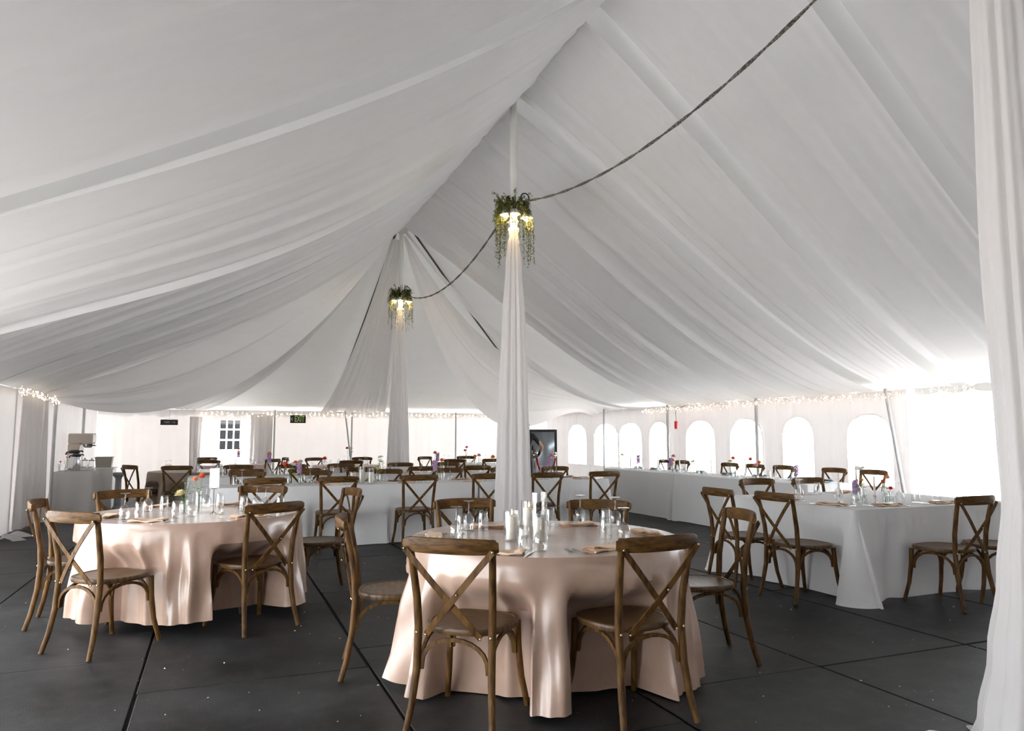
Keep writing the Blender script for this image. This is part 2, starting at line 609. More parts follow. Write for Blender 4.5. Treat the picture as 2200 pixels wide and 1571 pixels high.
# side poles
SP = [(5.98, -0.20, -.06), (5.98, 2.66, -.02), (5.98, 5.56, -.03), (5.98, 8.45, 0), (3.09, 12.08, 0), (0.09, 12.1, 0), (-1.95, 12.08, 0), (-5.98, 6.48, 0), (-5.98, 9.4, 0), (-0.12, 12.0, .28)]
for i, (px, py, ln) in enumerate(SP):
    pl = thing('side_pole', ('leaning grey pole beside the open doorway near the head table', 'grey eave pole behind the middle of the head table', 'grey eave pole at the mirror end of the head table',
                             'grey eave pole between arched windows beyond the mirror', 'grey end-wall pole behind the sequin table', 'upright grey end-wall pole with a slanting one beside it',
                             'grey end-wall pole beside the exit sign', 'grey eave pole beside the drinks table', 'grey eave pole by the coffee brewer', 'slanting grey pole next to the upright one on the end wall')[i], 'pole', (px, py, 0), 0, 'eave poles of the tent')
    m = MB()
    m.tube([(max(ln, 0), -0.32 if ln == -.06 else 0, 0.012), (0, 0, EAVE + 0.02)], 0.028 if py < 12 else 0.022, 10)
    m.build('tube', 'side_pole', pl)
    m = MB()
    bx_ = max(ln, 0)
    m.lathe([(0.06, 0.0), (0.06, 0.01), (0.035, 0.014), (0.033, 0.05)], 12, (bx_, -0.32 if ln == -.06 else 0, 0.001))
    m.build('foot_plate', 'side_pole', pl)


# ------------------------------------------------------------------ ceiling drapes
def liner(name, top0, end0, sag0, top1, end1, sag1, seed, label, amp=0.045, nf=12, mat='liner', q=1.3, ns=90, nt=44, hem=0.04, gather=0.0, belly=0.0, group='white ceiling drapes', pw=1.0):
    """a width of cloth between two hanging edge curves; s across the width, t from ridge to eave"""
    r = random.Random(seed)
    T0, E0, T1, E1_ = Vector(top0), Vector(end0), Vector(top1), Vector(end1)
    wid = max((T1 - T0).length, (E1_ - E0).length)
    folds = []
    for k in range(nf):
        folds.append((r.uniform(0.02, .98), r.uniform(.012, .045) * (2.4 / max(wid, .8)), r.choice((-1, 1, 1)) * r.uniform(.35, 1.0), r.uniform(-.05, .05), r.uniform(0, 6)))
    def edge(T, E, sag, t):
        p = T.lerp(E, t)
        p.z -= sag * t ** pw * (1 - t) ** q * (4 if q == 1 else 1)
        return p
    def f(s, t):
        p = edge(T0, E0, sag0, t).lerp(edge(T1, E1_, sag1, t), s)
        h = 0
        for c, wd, a, dr, ph in folds:
            x = (s - c - dr * t - .01 * math.sin(ph + 3 * t)) / wd
            if abs(x) < 3:
                h += a * math.exp(-x * x) * (.55 + .45 * math.sin(ph + 2.2 * t))
        e = min(s, 1 - s)
        h -= hem / max(amp, 1e-4) * math.exp(-(e * wid / 0.05) ** 2)
        fine = math.sin(s * wid * 34 + 5 * math.sin(s * 9)) * gather * (t ** 4 + .5 * (1 - t) ** 6)
        p.z += amp * h * (0.25 + 0.75 * math.sin(math.pi * min(1, t * 0.9 + 0.08))) + fine - belly * 4 * s * (1 - s) * math.sin(math.pi * t)
        return p
    m = MB()
    m.grid(f, ns, nt)
    return tag(m.build(name, mat), label, 'drape', group)


TZ = RIDGE
XE = HW - 0.03
# left slope
LEFT = [(-12.4, -9.3, 1.2), (-9.2, -6.25, 1.2), (-6.15, -3.2, 1.0)]
for i, (a, b, s) in enumerate(LEFT):
    liner('ceiling_drape', (.03, a, TZ), (-XE, a, EAVE), s, (.03, b, TZ), (-XE, b, EAVE), s, 20 + i, ('ceiling drape over the open side, three widths before the bright one', 'ceiling drape over the open side, two widths before the bright one', 'ceiling drape over the open side, edged by the dark gap')[i])
liner('ceiling_drape', (.03, -2.98, TZ), (-XE, -2.95, EAVE), 1.5, (.03, 0.06, TZ), (-XE, 0.12, EAVE), 3.0, 31, 'broad bright ceiling drape with a low loose hem meeting the middle pole', amp=.075, nf=18, q=1.6, hem=.10)
liner('ceiling_drape', (.03, -.15, TZ), (-XE, -.1, EAVE + .1), 1.0, (.03, 3.1, TZ - .02), (-XE, 3.1, EAVE), 1.8, 32, 'shaded ceiling drape just past the broad bright one', amp=.08, nf=20, q=1.5)
liner('ceiling_drape', (.03, 3.0, TZ - .02), (-XE, 3.0, EAVE), 1.8, (.03, 5.95, TZ), (-XE, 5.9, EAVE), 2.2, 33, 'pleated ceiling drape that ends at the second pole on the curtain side', amp=.07, nf=18, q=1.5, hem=.06)
# right slope
liner('ceiling_drape', (-.01, -12.4, TZ), (XE, -12, EAVE), 1.0, (.02, -6.4, TZ), (XE, -6.2, EAVE), 1.0, 41, 'white ceiling drape swagged from the ridge to the window-side eave', ns=120)
RGT = [(-6.2, -4.25, -6.0, -3.45), (-4.05, -2.22, -3.2, -1.5), (-1.95, -.14, -1.22, -.28), (.12, 3.0, .02, 2.95), (2.95, 6.0, 2.9, 5.4)]
for i, (a, b, c, d) in enumerate(RGT):
    liner('ceiling_drape', (-.01, a, TZ), (XE, c, EAVE), 2.1, (.02, b, TZ), (XE, d, EAVE), 2.1 if i < 3 else 2.5, 50 + i,
          ('window-side ceiling drape next to the entrance pole', 'window-side ceiling drape two widths before the middle pole', 'window-side ceiling drape that stops at the middle pole', 'window-side pleated ceiling drape starting at the middle pole', 'window-side pleated ceiling drape ending at the far pole')[i], amp=.065 if i < 3 else .08, nf=15 if i < 3 else 24, q=1.02, pw=1.9)
# hip end behind the second pole
P2 = (0, 6.1, RIDGE)
liner('ceiling_drape', (-.05, 5.85, TZ), (-XE, 5.8, EAVE + .02), .38, (-.1, 6.25, TZ - .1), (-XE + .02, 6.35, EAVE - .06), 1.42, 61, 'deep swag of cloth hanging from the second pole to the curtain pole', amp=.075, nf=20, q=1, gather=.022)
liner('ceiling_drape', (-.08, 6.15, TZ - .05), (-5.6, 11.9, EAVE), .25, (-.12, 6.4, TZ - .12), (-3.7, 12.1, EAVE), .62, 62, 'white drape reaching from the second pole to the house doorway', amp=.06, nf=9, q=1, gather=.008)
liner('ceiling_drape', (-.12, 6.5, TZ - .15), (-.78, 12.05, EAVE - .02), .45, (.10, 6.5, TZ - .15), (1.0, 12.05, EAVE - .02), .45, 63, 'sheer drape fanning from the second pole to the end wall', amp=.07, nf=14, q=1, gather=.03, mat='sheer')
liner('ceiling_drape', (.10, 6.4, TZ - .12), (XE, 9.3, EAVE - .14), 13.5, (.14, 6.3, TZ - .1), (XE, 8.3, EAVE), 4.6, 64, 'wide sheer swag hanging from the second pole to the arched windows', amp=.07, nf=20, q=1.7, gather=.012, mat='sheer')
liner('ceiling_drape', (.12, 6.25, TZ - .06), (XE, 8.4, EAVE), .5, (.05, 6.05, TZ), (XE, 6.2, EAVE), 1.1, 65, 'white swag hanging from the second pole above the head table end', amp=.08, nf=16, q=1, gather=.012)

# webbing straps under the hip
for ex, ey, lab in ((6.0, 12.1, 'dark webbing strap running down the hip towards the arched windows'), (-.5, 12.1, 'dark webbing strap running down towards the end wall')):
    m = MB()
    m.bar([(ex * t, 6.1 + (ey - 6.1) * t, roof_z(ex * t, 6.1 + (ey - 6.1) * t) - .05) for t in [k / 14 for k in range(15)]], .05, .006, (0, 0, 1))
    tag(m.build('webbing_strap', 'strap'), lab, 'strap')
m = MB()
m.tube([(-x_, -3.03 + .02 * math.sin(x_ * 9), RIDGE - .574 * x_ + .012) for x_ in (.02, .15, .28, .36, .45, .55, .7, .95, 1.3)], [.014, .018, .022, .035, .05, .045, .026, .018, .012], 8)
tag(m.build('ridge_cable', 'dark_metal'), 'dark cable showing near the ridge in the gap between two drapes', 'cable')

# ------------------------------------------------------------------ centre poles, drapes, lamps, greenery, cables
POLES = [(0, 0, 'middle'), (0, 6.1, 'second'), (0, -6.1, 'entrance')]


def pole_drape(prof, seed, pleats, puddle=False):
    r = random.Random(seed)
    ph = [r.uniform(0, 6.28) for _ in range(6)]
    m = MB()
    n = 150
    rings = []
    zs = []
    for (z0, r0), (z1, r1) in zip(prof[:-1], prof[1:]):
        for k in range(5):
            zs.append((z0 + (z1 - z0) * k / 5, r0 + (r1 - r0) * smooth01(k / 5)))
    zs.append(prof[-1])
    for z, rad in zs:
        ring = []
        for k in range(n):
            th = 2 * math.pi * k / n
            f = math.sin(pleats * th + ph[0] + .5 * math.sin(z)) * .5 + .35 * math.sin((pleats + 7) * th + ph[1]) + .35 * math.sin(5 * th + ph[2] + z * .4)
            rr_ = rad * (1 + .13 * f)
            if puddle and z < .12:
                rr_ *= 1 + .25 * max(0, math.sin(3 * th + ph[3])) * (1 - z / .12)
            ring.append((rr_ * math.cos(th), rr_ * math.sin(th), z))
        rings.append(ring)
    m.loft(rings, close=True)
    return m


def lamp_cluster(py, label):
    t = thing('light_cluster', label, 'lamp', (0, py, 4.25), 0, None)
    m = MB()
    m.tube([(.15 * math.cos(a), .15 * math.sin(a), 0) for a in [k * math.pi / 12 for k in range(25)]], .012, 8)
    m.build('ring', 'dark_metal', t)
    m = MB()
    for a in (.4, 2.5, 4.6):
        m.tube([(.05 * math.cos(a), .05 * math.sin(a), 0), (.15 * math.cos(a), .15 * math.sin(a), 0)], .008, 6)
    m.build('bracket', 'dark_metal', t)
    m = MB()
    m.tube([(.10 + .055 * math.cos(a), -.13, .10 + .055 * math.sin(a)) for a in [k * math.pi / 8 for k in range(17)]], .009, 6)
    m.build('cable_loop', 'black', t)
    for i, a in enumerate((-2.55, -1.9, -.45, 1.2)):
        cx, cy_ = .165 * math.cos(a), .165 * math.sin(a)
        m = MB()
        m.lathe([(.022, .0), (.026, -.03), (.024, -.075)], 10, (cx, cy_, 0.0))
        s_ = m.build('lamp_socket', 'black', t)
        m = MB()
        m.lathe([(.026, -.07), (.04, -.085), (.075, -.135), (.078, -.14), (.072, -.136), (.036, -.09)], 16, (cx, cy_, 0))
        m.build('lamp_shade', 'white_paint', s_)
        m = MB()
        m.ell((cx, cy_, -.145), (.034, .034, .042), 12, 8)
        m.build('bulb', 'bulb', s_)
        if i % 2 == 0:
            ld = bpy.data.lights.new('bulb_light', 'POINT')
            ld.energy = 5.5
            ld.color = (1, .68, .34)
            ld.shadow_soft_size = .04
            lo = bpy.data.objects.new('bulb_light', ld)
            COL.objects.link(lo)
            lo.parent = t
            lo.location = (cx * 1.05, cy_ * 1.05, -.21)
    return t


def greenery(py, label, seed):
    r = random.Random(seed)
    t = thing('greenery_wreath', label, 'greenery', (0, py, 4.22), 0, None)
    m = MB()
    m.tube([(.135 * math.cos(a), .135 * math.sin(a), .03) for a in [k * math.pi / 12 for k in range(25)]], .018, 6)
    m.build('wreath_ring', 'dark_metal', t)
    st, lf = MB(), MB()
    for i in range(110):
        a = r.uniform(0, 2 * math.pi)
        ln = r.uniform(.12, .30) if i % 3 else r.uniform(.45, .76)
        out = r.uniform(.05, .13)
        up = r.uniform(.05, .17) if i % 3 != 1 else r.uniform(.0, .05)
        if i % 5 == 0:
            ln, up, out = r.uniform(.0, .05), r.uniform(.10, .20), r.uniform(.06, .16)
        p = Vector((.13 * math.cos(a), .13 * math.sin(a), .03))
        d = Vector((math.cos(a), math.sin(a), 0))
        pts = []
        for k in range(9):
            u = k / 8
            pts.append(p + d * (out * math.sin(u * 1.5)) + Vector((r.uniform(-.006, .006), r.uniform(-.006, .006), up * math.sin(u * (math.pi if i % 5 else 1.7)) - ln * u * u)))
        st.tube(pts, [.0022 * (1.1 - k / 9) for k in range(9)], 4)
        nl = int(ln * 260) + 16
        for k in range(nl):
            u = r.uniform(.08, 1)
            q = pts[min(7, int(u * 8))].lerp(pts[min(8, int(u * 8) + 1)], (u * 8) % 1)
            e = Vector((r.uniform(-1, 1), r.uniform(-1, 1), r.uniform(-1.0, .35))).normalized()
            L = r.uniform(.018, .040)
            s_ = e.cross(Vector((0, 0, 1)))
            s_ = s_.normalized() * L * .20 if s_.length > .01 else Vector((L * .20, 0, 0))
            lf.add([q, q + e * L * .5 + s_, q + e * L, q + e * L * .5 - s_], [(0, 1, 2, 3)])
    st.build('twigs', 'leaf', t)
    o = lf.build('foliage', 'leaf', t, False)
    o['kind'] = 'stuff'
    return t


for px, py, nm in POLES:
    t = thing('centre_pole', {'middle': 'tall white centre pole behind the blush candle table', 'second': 'tall white centre pole at the far hip of the tent', 'entrance': 'white centre pole wrapped in the long puddled drape'}[nm], 'pole', (px, py, 0))
    m = MB()
    m.tube([(0, 0, .02), (0, 0, RIDGE + .22)], .045, 16)
    m.build('tube', 'pole_paint', t)
    m = MB()
    m.lathe([(.13, .0), (.13, .012), (.06, .02), (.055, .10)], 16, (0, 0, .001))
    m.build('base_plate', 'pole_paint', t)
    m = MB()
    dz_ = 0 if nm == 'second' else .22
    m.lathe([(.05, RIDGE - .14 + dz_), (.13, RIDGE - .06 + dz_), (.15, RIDGE - .05 + dz_), (.15, RIDGE - .03 + dz_), (.05, RIDGE + dz_)], 20)
    m.build('peak_plate', 'pole_paint', t)
    if nm == 'entrance':
        d = pole_drape([(4.15, .06), (3.9, .10), (3.2, .125), (2.2, .138), (1.37, .120), (1.1, .115), (.75, .15), (.4, .20), (.12, .25), (.02, .28), (.008, .35)], 5, 11, True)
        lab = 'long white drape round the entrance pole, pooling on the floor'
    else:
        d = pole_drape([(3.98, .065), (3.88, .050), (3.8, .07), (3.5, .095), (2.8, .135), (2.0, .165), (1.2, .19), (.5, .215), (.03, .24)], 8 if nm == 'middle' else 9, 13)
        lab = 'gathered white drape round the middle pole behind the candle table' if nm == 'middle' else 'gathered white drape round the far pole by the long tables'
    o = tag(d.build('pole_drape', 'sheer'), lab, 'drape')
    o.location = (px, py, 0)
lamp_cluster(0, 'ring of lit lamps high on the middle pole')
lamp_cluster(6.1, 'ring of lit lamps high on the far pole')
greenery(0, 'wreath of trailing green foliage on the middle pole', 4)
greenery(6.1, 'wreath of trailing green foliage on the far pole', 6)
# puddle of the entrance drape
g = MB()
pts = [Vector((-.05, -.2, .06)), Vector((-.26, -.12, .05)), Vector((-.42, .0, .045)), Vector((-.52, .06, .03))]
g.tube(pts, [.10, .075, .06, .035], 12, flat=.55)
g.tube([(-.28, .12, .03), (-.38, .26, .035), (-.44, .34, .02)], [.07, .05, .012], 10, flat=.4)
o = tag(g.build('drape_tail', 'sheer'), 'twisted tail of white drape lying on the floor by the entrance pole', 'cloth')
o.location = (-.02, -6.1, 0.004)


def cable(p, q, sag, rad, label, mat='rope'):
    m = MB()
    P, Q = Vector(p), Vector(q)
    pts = []
    for k in range(41):
        t = k / 40
        a = P.lerp(Q, t)
        a.z -= sag * 4 * t * (1 - t)
        pts.append(a)
    for off in (0, math.pi):
        m.tube([a + Vector((math.cos(i * 1.1 + off), 0, math.sin(i * 1.1 + off))) * rad * .55 for i, a in enumerate(pts)], rad * .6, 6)
    return tag(m.build('light_cable', mat), label, 'cable')


cable((.10, -.16, 4.30), (.10, -6.0, 4.45), .42, .014, 'thick twisted light cable swagged from the middle pole towards the entrance')
cable((.06, .16, 4.40), (.10, 5.9, 4.20), .44, .014, 'thick twisted light cable swagged between the middle and far poles')


def fairy(pts, n, label, seed, spread=.05):
    r = random.Random(seed)
    t = thing('fairy_lights', label, 'string lights')
    m = MB()
    P = [Vector(p) for p in pts]
    path = []
    for a, b in zip(P[:-1], P[1:]):
        k = max(2, int((b - a).length / .12))
        for i in range(k):
            path.append(a.lerp(b, i / k) + Vector((r.uniform(-.012, .012), r.uniform(-.012, .012), r.uniform(-.02, .02))))
    m.tube(path, .004, 4)
    m.build('wire', 'white_paint', t)
    m = MB()
    for i in range(n):
        q = path[r.randrange(len(path))] + Vector((r.uniform(-.03, .03), r.uniform(-.03, .03), r.gauss(-.01, spread * .6)))
        s = r.uniform(.004, .0075)
        m.add([q + Vector(d) * s for d in ((1, 0, 0), (0, 1, 0), (-1, 0, 0), (0, -1, 0), (0, 0, 1.4), (0, 0, -1.4))],
              [(0, 1, 4), (1, 2, 4), (2, 3, 4), (3, 0, 4), (1, 0, 5), (2, 1, 5), (3, 2, 5), (0, 3, 5)])
    o = m.build('bulbs', 'fairy', t, False)
    o['kind'] = 'stuff'
    return t


fairy([(5.96, -1.6, 2.05), (5.93, -.2, 2.0), (5.93, 2.6, 2.03), (5.93, 5.5, 2.0), (5.93, 6.6, 1.98)], 520, 'fairy lights strung along the eave above the head table', 1)
fairy([(-3.75, 11.98, 2.0), (-1.9, 11.98, 1.97), (1.5, 11.96, 2.0), (3.1, 11.96, 2.02), (4.6, 11.98, 1.98)], 520, 'fairy lights strung along the end wall above the exit sign', 2)
fairy([(-5.9, 3.6, 2.04), (-5.92, 5.4, 2.0), (-5.93, 6.6, 2.0)], 150, 'fairy lights strung over the side wall curtain', 3)

# ------------------------------------------------------------------ cross-back chairs
CH = .865


def make_chair(wood, dark, seat):
    t = thing('cross_back_chair', 'chair', 'chair')
    # seat
    m = MB()
    def outline(k, z):
        out = []
        n = 36
        for i in range(n):
            th = 2 * math.pi * i / n
            c, s = math.cos(th), math.sin(th)
            X = .222 * math.copysign(abs(c) ** .72, c) * (1 + .10 * s)
            Y = .212 * math.copysign(abs(s) ** .80, s)
            out.append((X * k, Y * k, z))
        return out
    m.loft([outline(.93, .432), outline(.985, .436), outline(1.0, .447), outline(1.0, .457), outline(.985, .465), outline(.90, .467), outline(.885, .4635), outline(.5, .459), outline(.05, .458)], close=True, caps=True)
    m.build('seat', seat, t)
    for s in (-1, 1):
        m = MB()
        m.tube([(s * .215, -.295, 0.001), (s * .200, -.262, .12), (s * .189, -.235, .27), (s * .187, -.222, .45), (s * .192, -.232, .60), (s * .202, -.262, .76), (s * .212, -.292, .895)],
               [.0155, .017, .019, .0195, .019, .018, .017], 10)
        lg = m.build('leg', wood, t)
        m = MB()
        m.ell((s * .187, -.243, .445), (.007, .005, .007), 8, 6)
        m.build('bolt', 'brass', lg)
        m = MB()
        m.tube([(s * .185, .165, .435), (s * .189, .172, .30), (s * .200, .190, .15), (s * .222, .225, 0.001)], [.0195, .0185, .017, .0155], 10)
        m.build('leg', wood, t)
    # bent crest rail, behind the leg tops
    m = MB()
    rings = []
    N = 18
    for i in range(N + 1):
        u = -1 + 2 * i / N
        X = .238 * u
        Y = -.345 + .062 * u * u
        e = 1 - abs(u) ** 6
        hh = .038 * (.62 + .38 * math.sqrt(max(0, e)))
        th = .0125
        zc = CH + .004 * (1 - u * u)
        tx, ty = 1, 2 * .062 * u / .238
        L = math.hypot(tx, ty)
        nx, ny = -ty / L, tx / L
        ring = []
        for k in range(12):
            a = 2 * math.pi * k / 12
            ca, sa = math.cos(a), math.sin(a)
            o_ = th * math.copysign(abs(ca) ** .7, ca)
            v_ = hh * math.copysign(abs(sa) ** .7, sa)
            ring.append((X + nx * o_, Y + ny * o_ - .10 * (v_ + 0), zc + v_))
        rings.append(ring)
    m.loft(rings, close=True, caps=True)
    m.build('crest_rail', 'wood_rail', t)
    # crossed straps
    for s in (-1, 1):
        m = MB()
        A, B = Vector((s * .222, -.318, .848)), Vector((-s * .138, -.243, .440))
        pts = []
        for i in range(9):
            u = i / 8
            p = A.lerp(B, u)
            p.y -= .030 * 4 * u * (1 - u) * .5 + (.005 if s > 0 else -.004) * math.sin(math.pi * u)
            pts.append(p)
        m.bar(pts, .029, .006, (0, 1, 0))
        sp = m.build('cross_strap', dark, t)
        m = MB()
        for p in (pts[0], pts[-1]):
            m.ell((p.x, p.y - .006, p.z), (.006, .005, .006), 8, 6)
        if s > 0:
            m.ell((pts[4].x, pts[4].y - .010, pts[4].z), (.005, .005, .005), 8, 6)
        m.build('rivets', 'brass', sp)
    # bentwood arches below the seat
    def arch(P, Q, up):
        m = MB()
        P, Q = Vector(P), Vector(Q)
        pts = []
        for i in range(13):
            a = math.pi * i / 12
            p = P.lerp(Q, .5 - .5 * math.cos(a))
            p.z = P.z + (.420 - P.z) * math.sin(a) ** .75
            pts.append(p)
        m.bar(pts, .018, .014, up)
        m.build('arch_brace', dark, t)
    arch((-.168, -.225, .275), (.168, -.225, .275), (0, 1, 0))
    arch((-.168, .165, .275), (.168, .165, .275), (0, 1, 0))
    arch((-.178, -.205, .275), (-.178, .155, .275), (1, 0, 0))
    arch((.178, -.205, .275), (.178, .155, .275), (1, 0, 0))
    register(t)
    return t


CHAIRS = []
proto = {}


def place_chair(cx, cy_, head, label, group, kind='wood'):
    """cx, cy_: middle of the crest rail on plan; head: direction the sitter faces, degrees"""
    key = kind
    if key not in proto:
        proto[key] = make_chair(*{'wood': ('wood', 'wood', 'seat_wood')}[kind])
        o = proto[key]
    else:
        o = copy_tree(proto[key])
    h = R(head)
    ox, oy = cx + .30 * math.cos(h), cy_ + .30 * math.sin(h)
    o.location = (ox, oy, 0.001)
    o.rotation_euler = (0, 0, h - math.pi / 2)
    tag(o, label, 'chair', group)
    CHAIRS.append((ox, oy, h))
    return o


def chair_row(spots, label, group):
    for i, s in enumerate(spots):
        place_chair(*s, label if isinstance(label, str) else label[i], group)


ORD = ('first', 'second', 'third', 'fourth', 'fifth', 'sixth', 'last')


place_chair(-4.19, -2.86, 46, 'cross-back chair turned sideways in the daylight at the blush flower table', None)
place_chair(-4.58, -1.80, 0, 'cross-back chair with its back to the open side at the flower table', None)
chair_row([(-2.33, -4.93, 50), (-1.37, -5.22, 95), (-2.62, -3.74, -12), (-.20, -4.38, 165), (-1.59, -2.92, -97), (-.70, -3.40, -127)],
          ['brown cross-back chair at the candle table, opposite the one between pole and square table',
           'brown cross-back chair at the candle table, opposite the one by the pole drape',
           'brown cross-back chair at the candle table on the flower-table side',
           'brown cross-back chair at the candle table on the square-table side',
           'brown cross-back chair at the candle table beside the middle pole drape',
           'brown cross-back chair at the candle table between pole drape and square table'], 'chairs at the candle table')
chair_row([(-4.11, -.90, -66), (-2.92, -.69, -112), (-2.94, -2.69, 119), (-2.18, -1.44, -170)],
          ['brown cross-back chair at the flower table on the drinks-table side',
           'brown cross-back chair at the flower table, its back to the first long table',
           'brown cross-back chair at the flower table, pressed into the blush satin cloth',
           'brown cross-back chair at the flower table, its back to the middle pole'], 'chairs at the flower table')
chair_row([(1.08, -3.24, 0), (.97, -2.62, -3), (2.34, -4.15, 92), (3.14, -4.04, 150), (2.34, -1.56, -92), (3.03, -1.62, -90)],
          ['brown cross-back chair at the square white table, by its long draped corner',
           'brown cross-back chair behind the one at the square table draped corner',
           'brown cross-back chair on the entrance side of the square white table',
           'brown cross-back chair standing askew beside the entrance pole drape',
           'brown cross-back chair between square and head tables, on the candle-table side',
           'brown cross-back chair between square and head tables, on the doorway side'], 'chairs at the square white table')
chair_row([(a, .70, 90) for a in (-2.82, -1.98, -.98, -.06, .78, 1.65)],
          [o_ + ' brown cross-back chair from the curtain end, pole side of first long table' for o_ in ORD], 'chairs along the first long table')
chair_row([(a, 2.46, -90) for a in (-2.95, -2.05, -1.02, -.08, .85, 1.72)],
          [o_ + ' chair from the curtain end, facing the poles behind the first long table' for o_ in ORD], 'chairs between the long tables')
chair_row([(a, 3.27, 90) for a in (-2.93, -2.1, -1.25, -.25, .68)],
          [o_ + ' chair from the curtain end, backing the first long table row' for o_ in ORD], 'chairs along the second long table')
chair_row([(a, 5.05, -90) for a in (-3.0, -2.12, -1.28, -.2, .7)],
          [o_ + ' chair from the curtain end, end-wall side of second long table' for o_ in ORD], 'chairs behind the second long table')
place_chair(-3.95, 5.05, 86, 'brown cross-back chair drawn up to the taupe round table', 'chairs at the taupe table')
place_chair(-4.72, 5.72, 34, 'brown cross-back chair standing between taupe table and drinks table', None)
chair_row([(-3.5, 8.15, 72), (-2.2, 8.5, 135), (-1.85, 9.6, 190), (-3.55, 10.45, -65)], 'brown cross-back chair at the rose table in front of the house doorway', 'chairs at the rose table')
chair_row([(-1.27, 9.1, -62), (-.15, 9.15, -112), (-.80, 6.8, 86), (.42, 7.6, 162)], 'brown cross-back chair at the round table below the sheer end drape', 'chairs at the far table')
chair_row([(1.37, 9.15, -60), (2.45, 9.18, -105), (1.42, 6.85, 64), (2.25, 6.82, 104), (3.2, 8.1, 182)], 'brown cross-back chair at the sequin-clothed round table', 'chairs at the sequin table')
chair_row([(5.42, y, 180) for y in (4.82, 4.22, 2.75, 2.08, 1.38, .30, -.42)], [o_ + ' brown cross-back chair from the mirror end of the head table' for o_ in ORD], 'chairs at the head table')

# ------------------------------------------------------------------ tables and cloths
TH = .758


def push_in(p, f=.8):
    """cloth yields where a chair seat presses into it"""
    x, y, z = p
    if z > .62:
        return p
    for ox, oy, h in CHAIRS:
        dx, dy = x - ox, y - oy
        if dx * dx + dy * dy > .25:
            continue
        fy = dx * math.cos(h) + dy * math.sin(h)
        fx = -dx * math.sin(h) + dy * math.cos(h)
        lim = .245 + .06 * max(0.0, .9 - f)
        if fy < lim and abs(fx) < .34:
            k = 1 - smooth01((abs(fx) - .225) / .085)
            k *= 1 - smooth01((z - .45) / .17)
            mv = (lim - fy) * k
            x += math.cos(h) * mv
            y += math.sin(h) * mv
    return (x, y, z)


def round_table(cx, cy_, rad, label, group=None):
    t = thing('round_table', label, 'table', (cx, cy_, 0), 0, group)
    m = MB()
    m.lathe([(rad - .03, TH - .028), (rad - .012, TH - .022), (rad - .012, TH - .006)], 48)
    m.build('tabletop', 'white_paint', t)
    for a in (40, 140, 220, 320):
        m = MB()
        c, s = math.cos(R(a)), math.sin(R(a))
        m.tube([(.42 * c, .42 * s, TH - .03), (.48 * c, .48 * s, .002)], .016, 8)
        m.build('leg', 'black', t)
    return t


def round_cloth(cx, cy_, rad, hem, nf, amp, seed, mat, label, flare=.04, group=None):
    r = random.Random(seed)
    N = 540 if mat == 'satin' else 260
    folds = []
    for k in range(nf):
        folds.append((2 * math.pi * (k + r.uniform(-.28, .28)) / nf, r.uniform(.05, .12) * (21 / nf), r.uniform(.45, 1.15), r.uniform(-.05, .05)))
    def fold(th, s):
        v = 0
        for c, wd, a, dr in folds:
            d = (th - c - dr * s + math.pi) % (2 * math.pi) - math.pi
            v += a * math.exp(-(d / (wd * (.75 + .5 * s))) ** 2)
        return v
    rings = []
    zt = TH + .006
    for q in (.02, .35, .7, .9, .965):
        rings.append([(rad * q * math.cos(2 * math.pi * k / N), rad * q * math.sin(2 * math.pi * k / N), zt + .0003 * math.sin(9 * q + k * .21)) for k in range(N)])
    for j in range(23):
        s = j / 22
        ring = []
        for k in range(N):
            th = 2 * math.pi * k / N
            f = fold(th, s)
            e = smooth01(s * 2.2)
            rr_ = rad * (.985 + .015 * min(1, s * 20)) + .004 + flare * s + amp * (f - .35) * (e * (.35 + .65 * s)) + .007 * math.sin(th * 61 + 3 * math.sin(th * 7)) * e * s + .006 * math.sin(th * 23 + 9 * s)*e
            z = zt - .006 * min(1, s * 20) - (zt - hem - .012 * math.sin(th * 5 + seed) - .010 * f) * s
            z = max(z, .004)
            p = (cx + rr_ * math.cos(th), cy_ + rr_ * math.sin(th), z)
            p = push_in(p, f)
            ring.append((p[0] - cx, p[1] - cy_, p[2]))
        rings.append(ring)
    m = MB()
    m.loft(rings, close=True)
    m.f.append(tuple(range(N)))
    o = m.build('tablecloth', mat)
    o.location = (cx, cy_, 0)
    return tag(o, label, 'tablecloth', group)


def rect_table(x0, x1, y0, y1, label, group=None):
    cx, cy_ = (x0 + x1) / 2, (y0 + y1) / 2
    t = thing('folding_table', label, 'table', (cx, cy_, 0), 0, group)
    a, b = (x1 - x0) / 2 - .012, (y1 - y0) / 2 - .012
    m = MB()
    m.box(-a, a, -b, b, TH - .03, TH - .003, .006)
    m.build('tabletop', 'white_paint', t)
    for sx in (-1, 1):
        for sy in (-1, 1):
            m = MB()
            m.tube([(sx * (a - .16), sy * (b - .12), TH - .03), (sx * (a - .14), sy * (b - .10), .002)], .014, 8)
            m.build('leg', 'dark_metal', t)
    return t


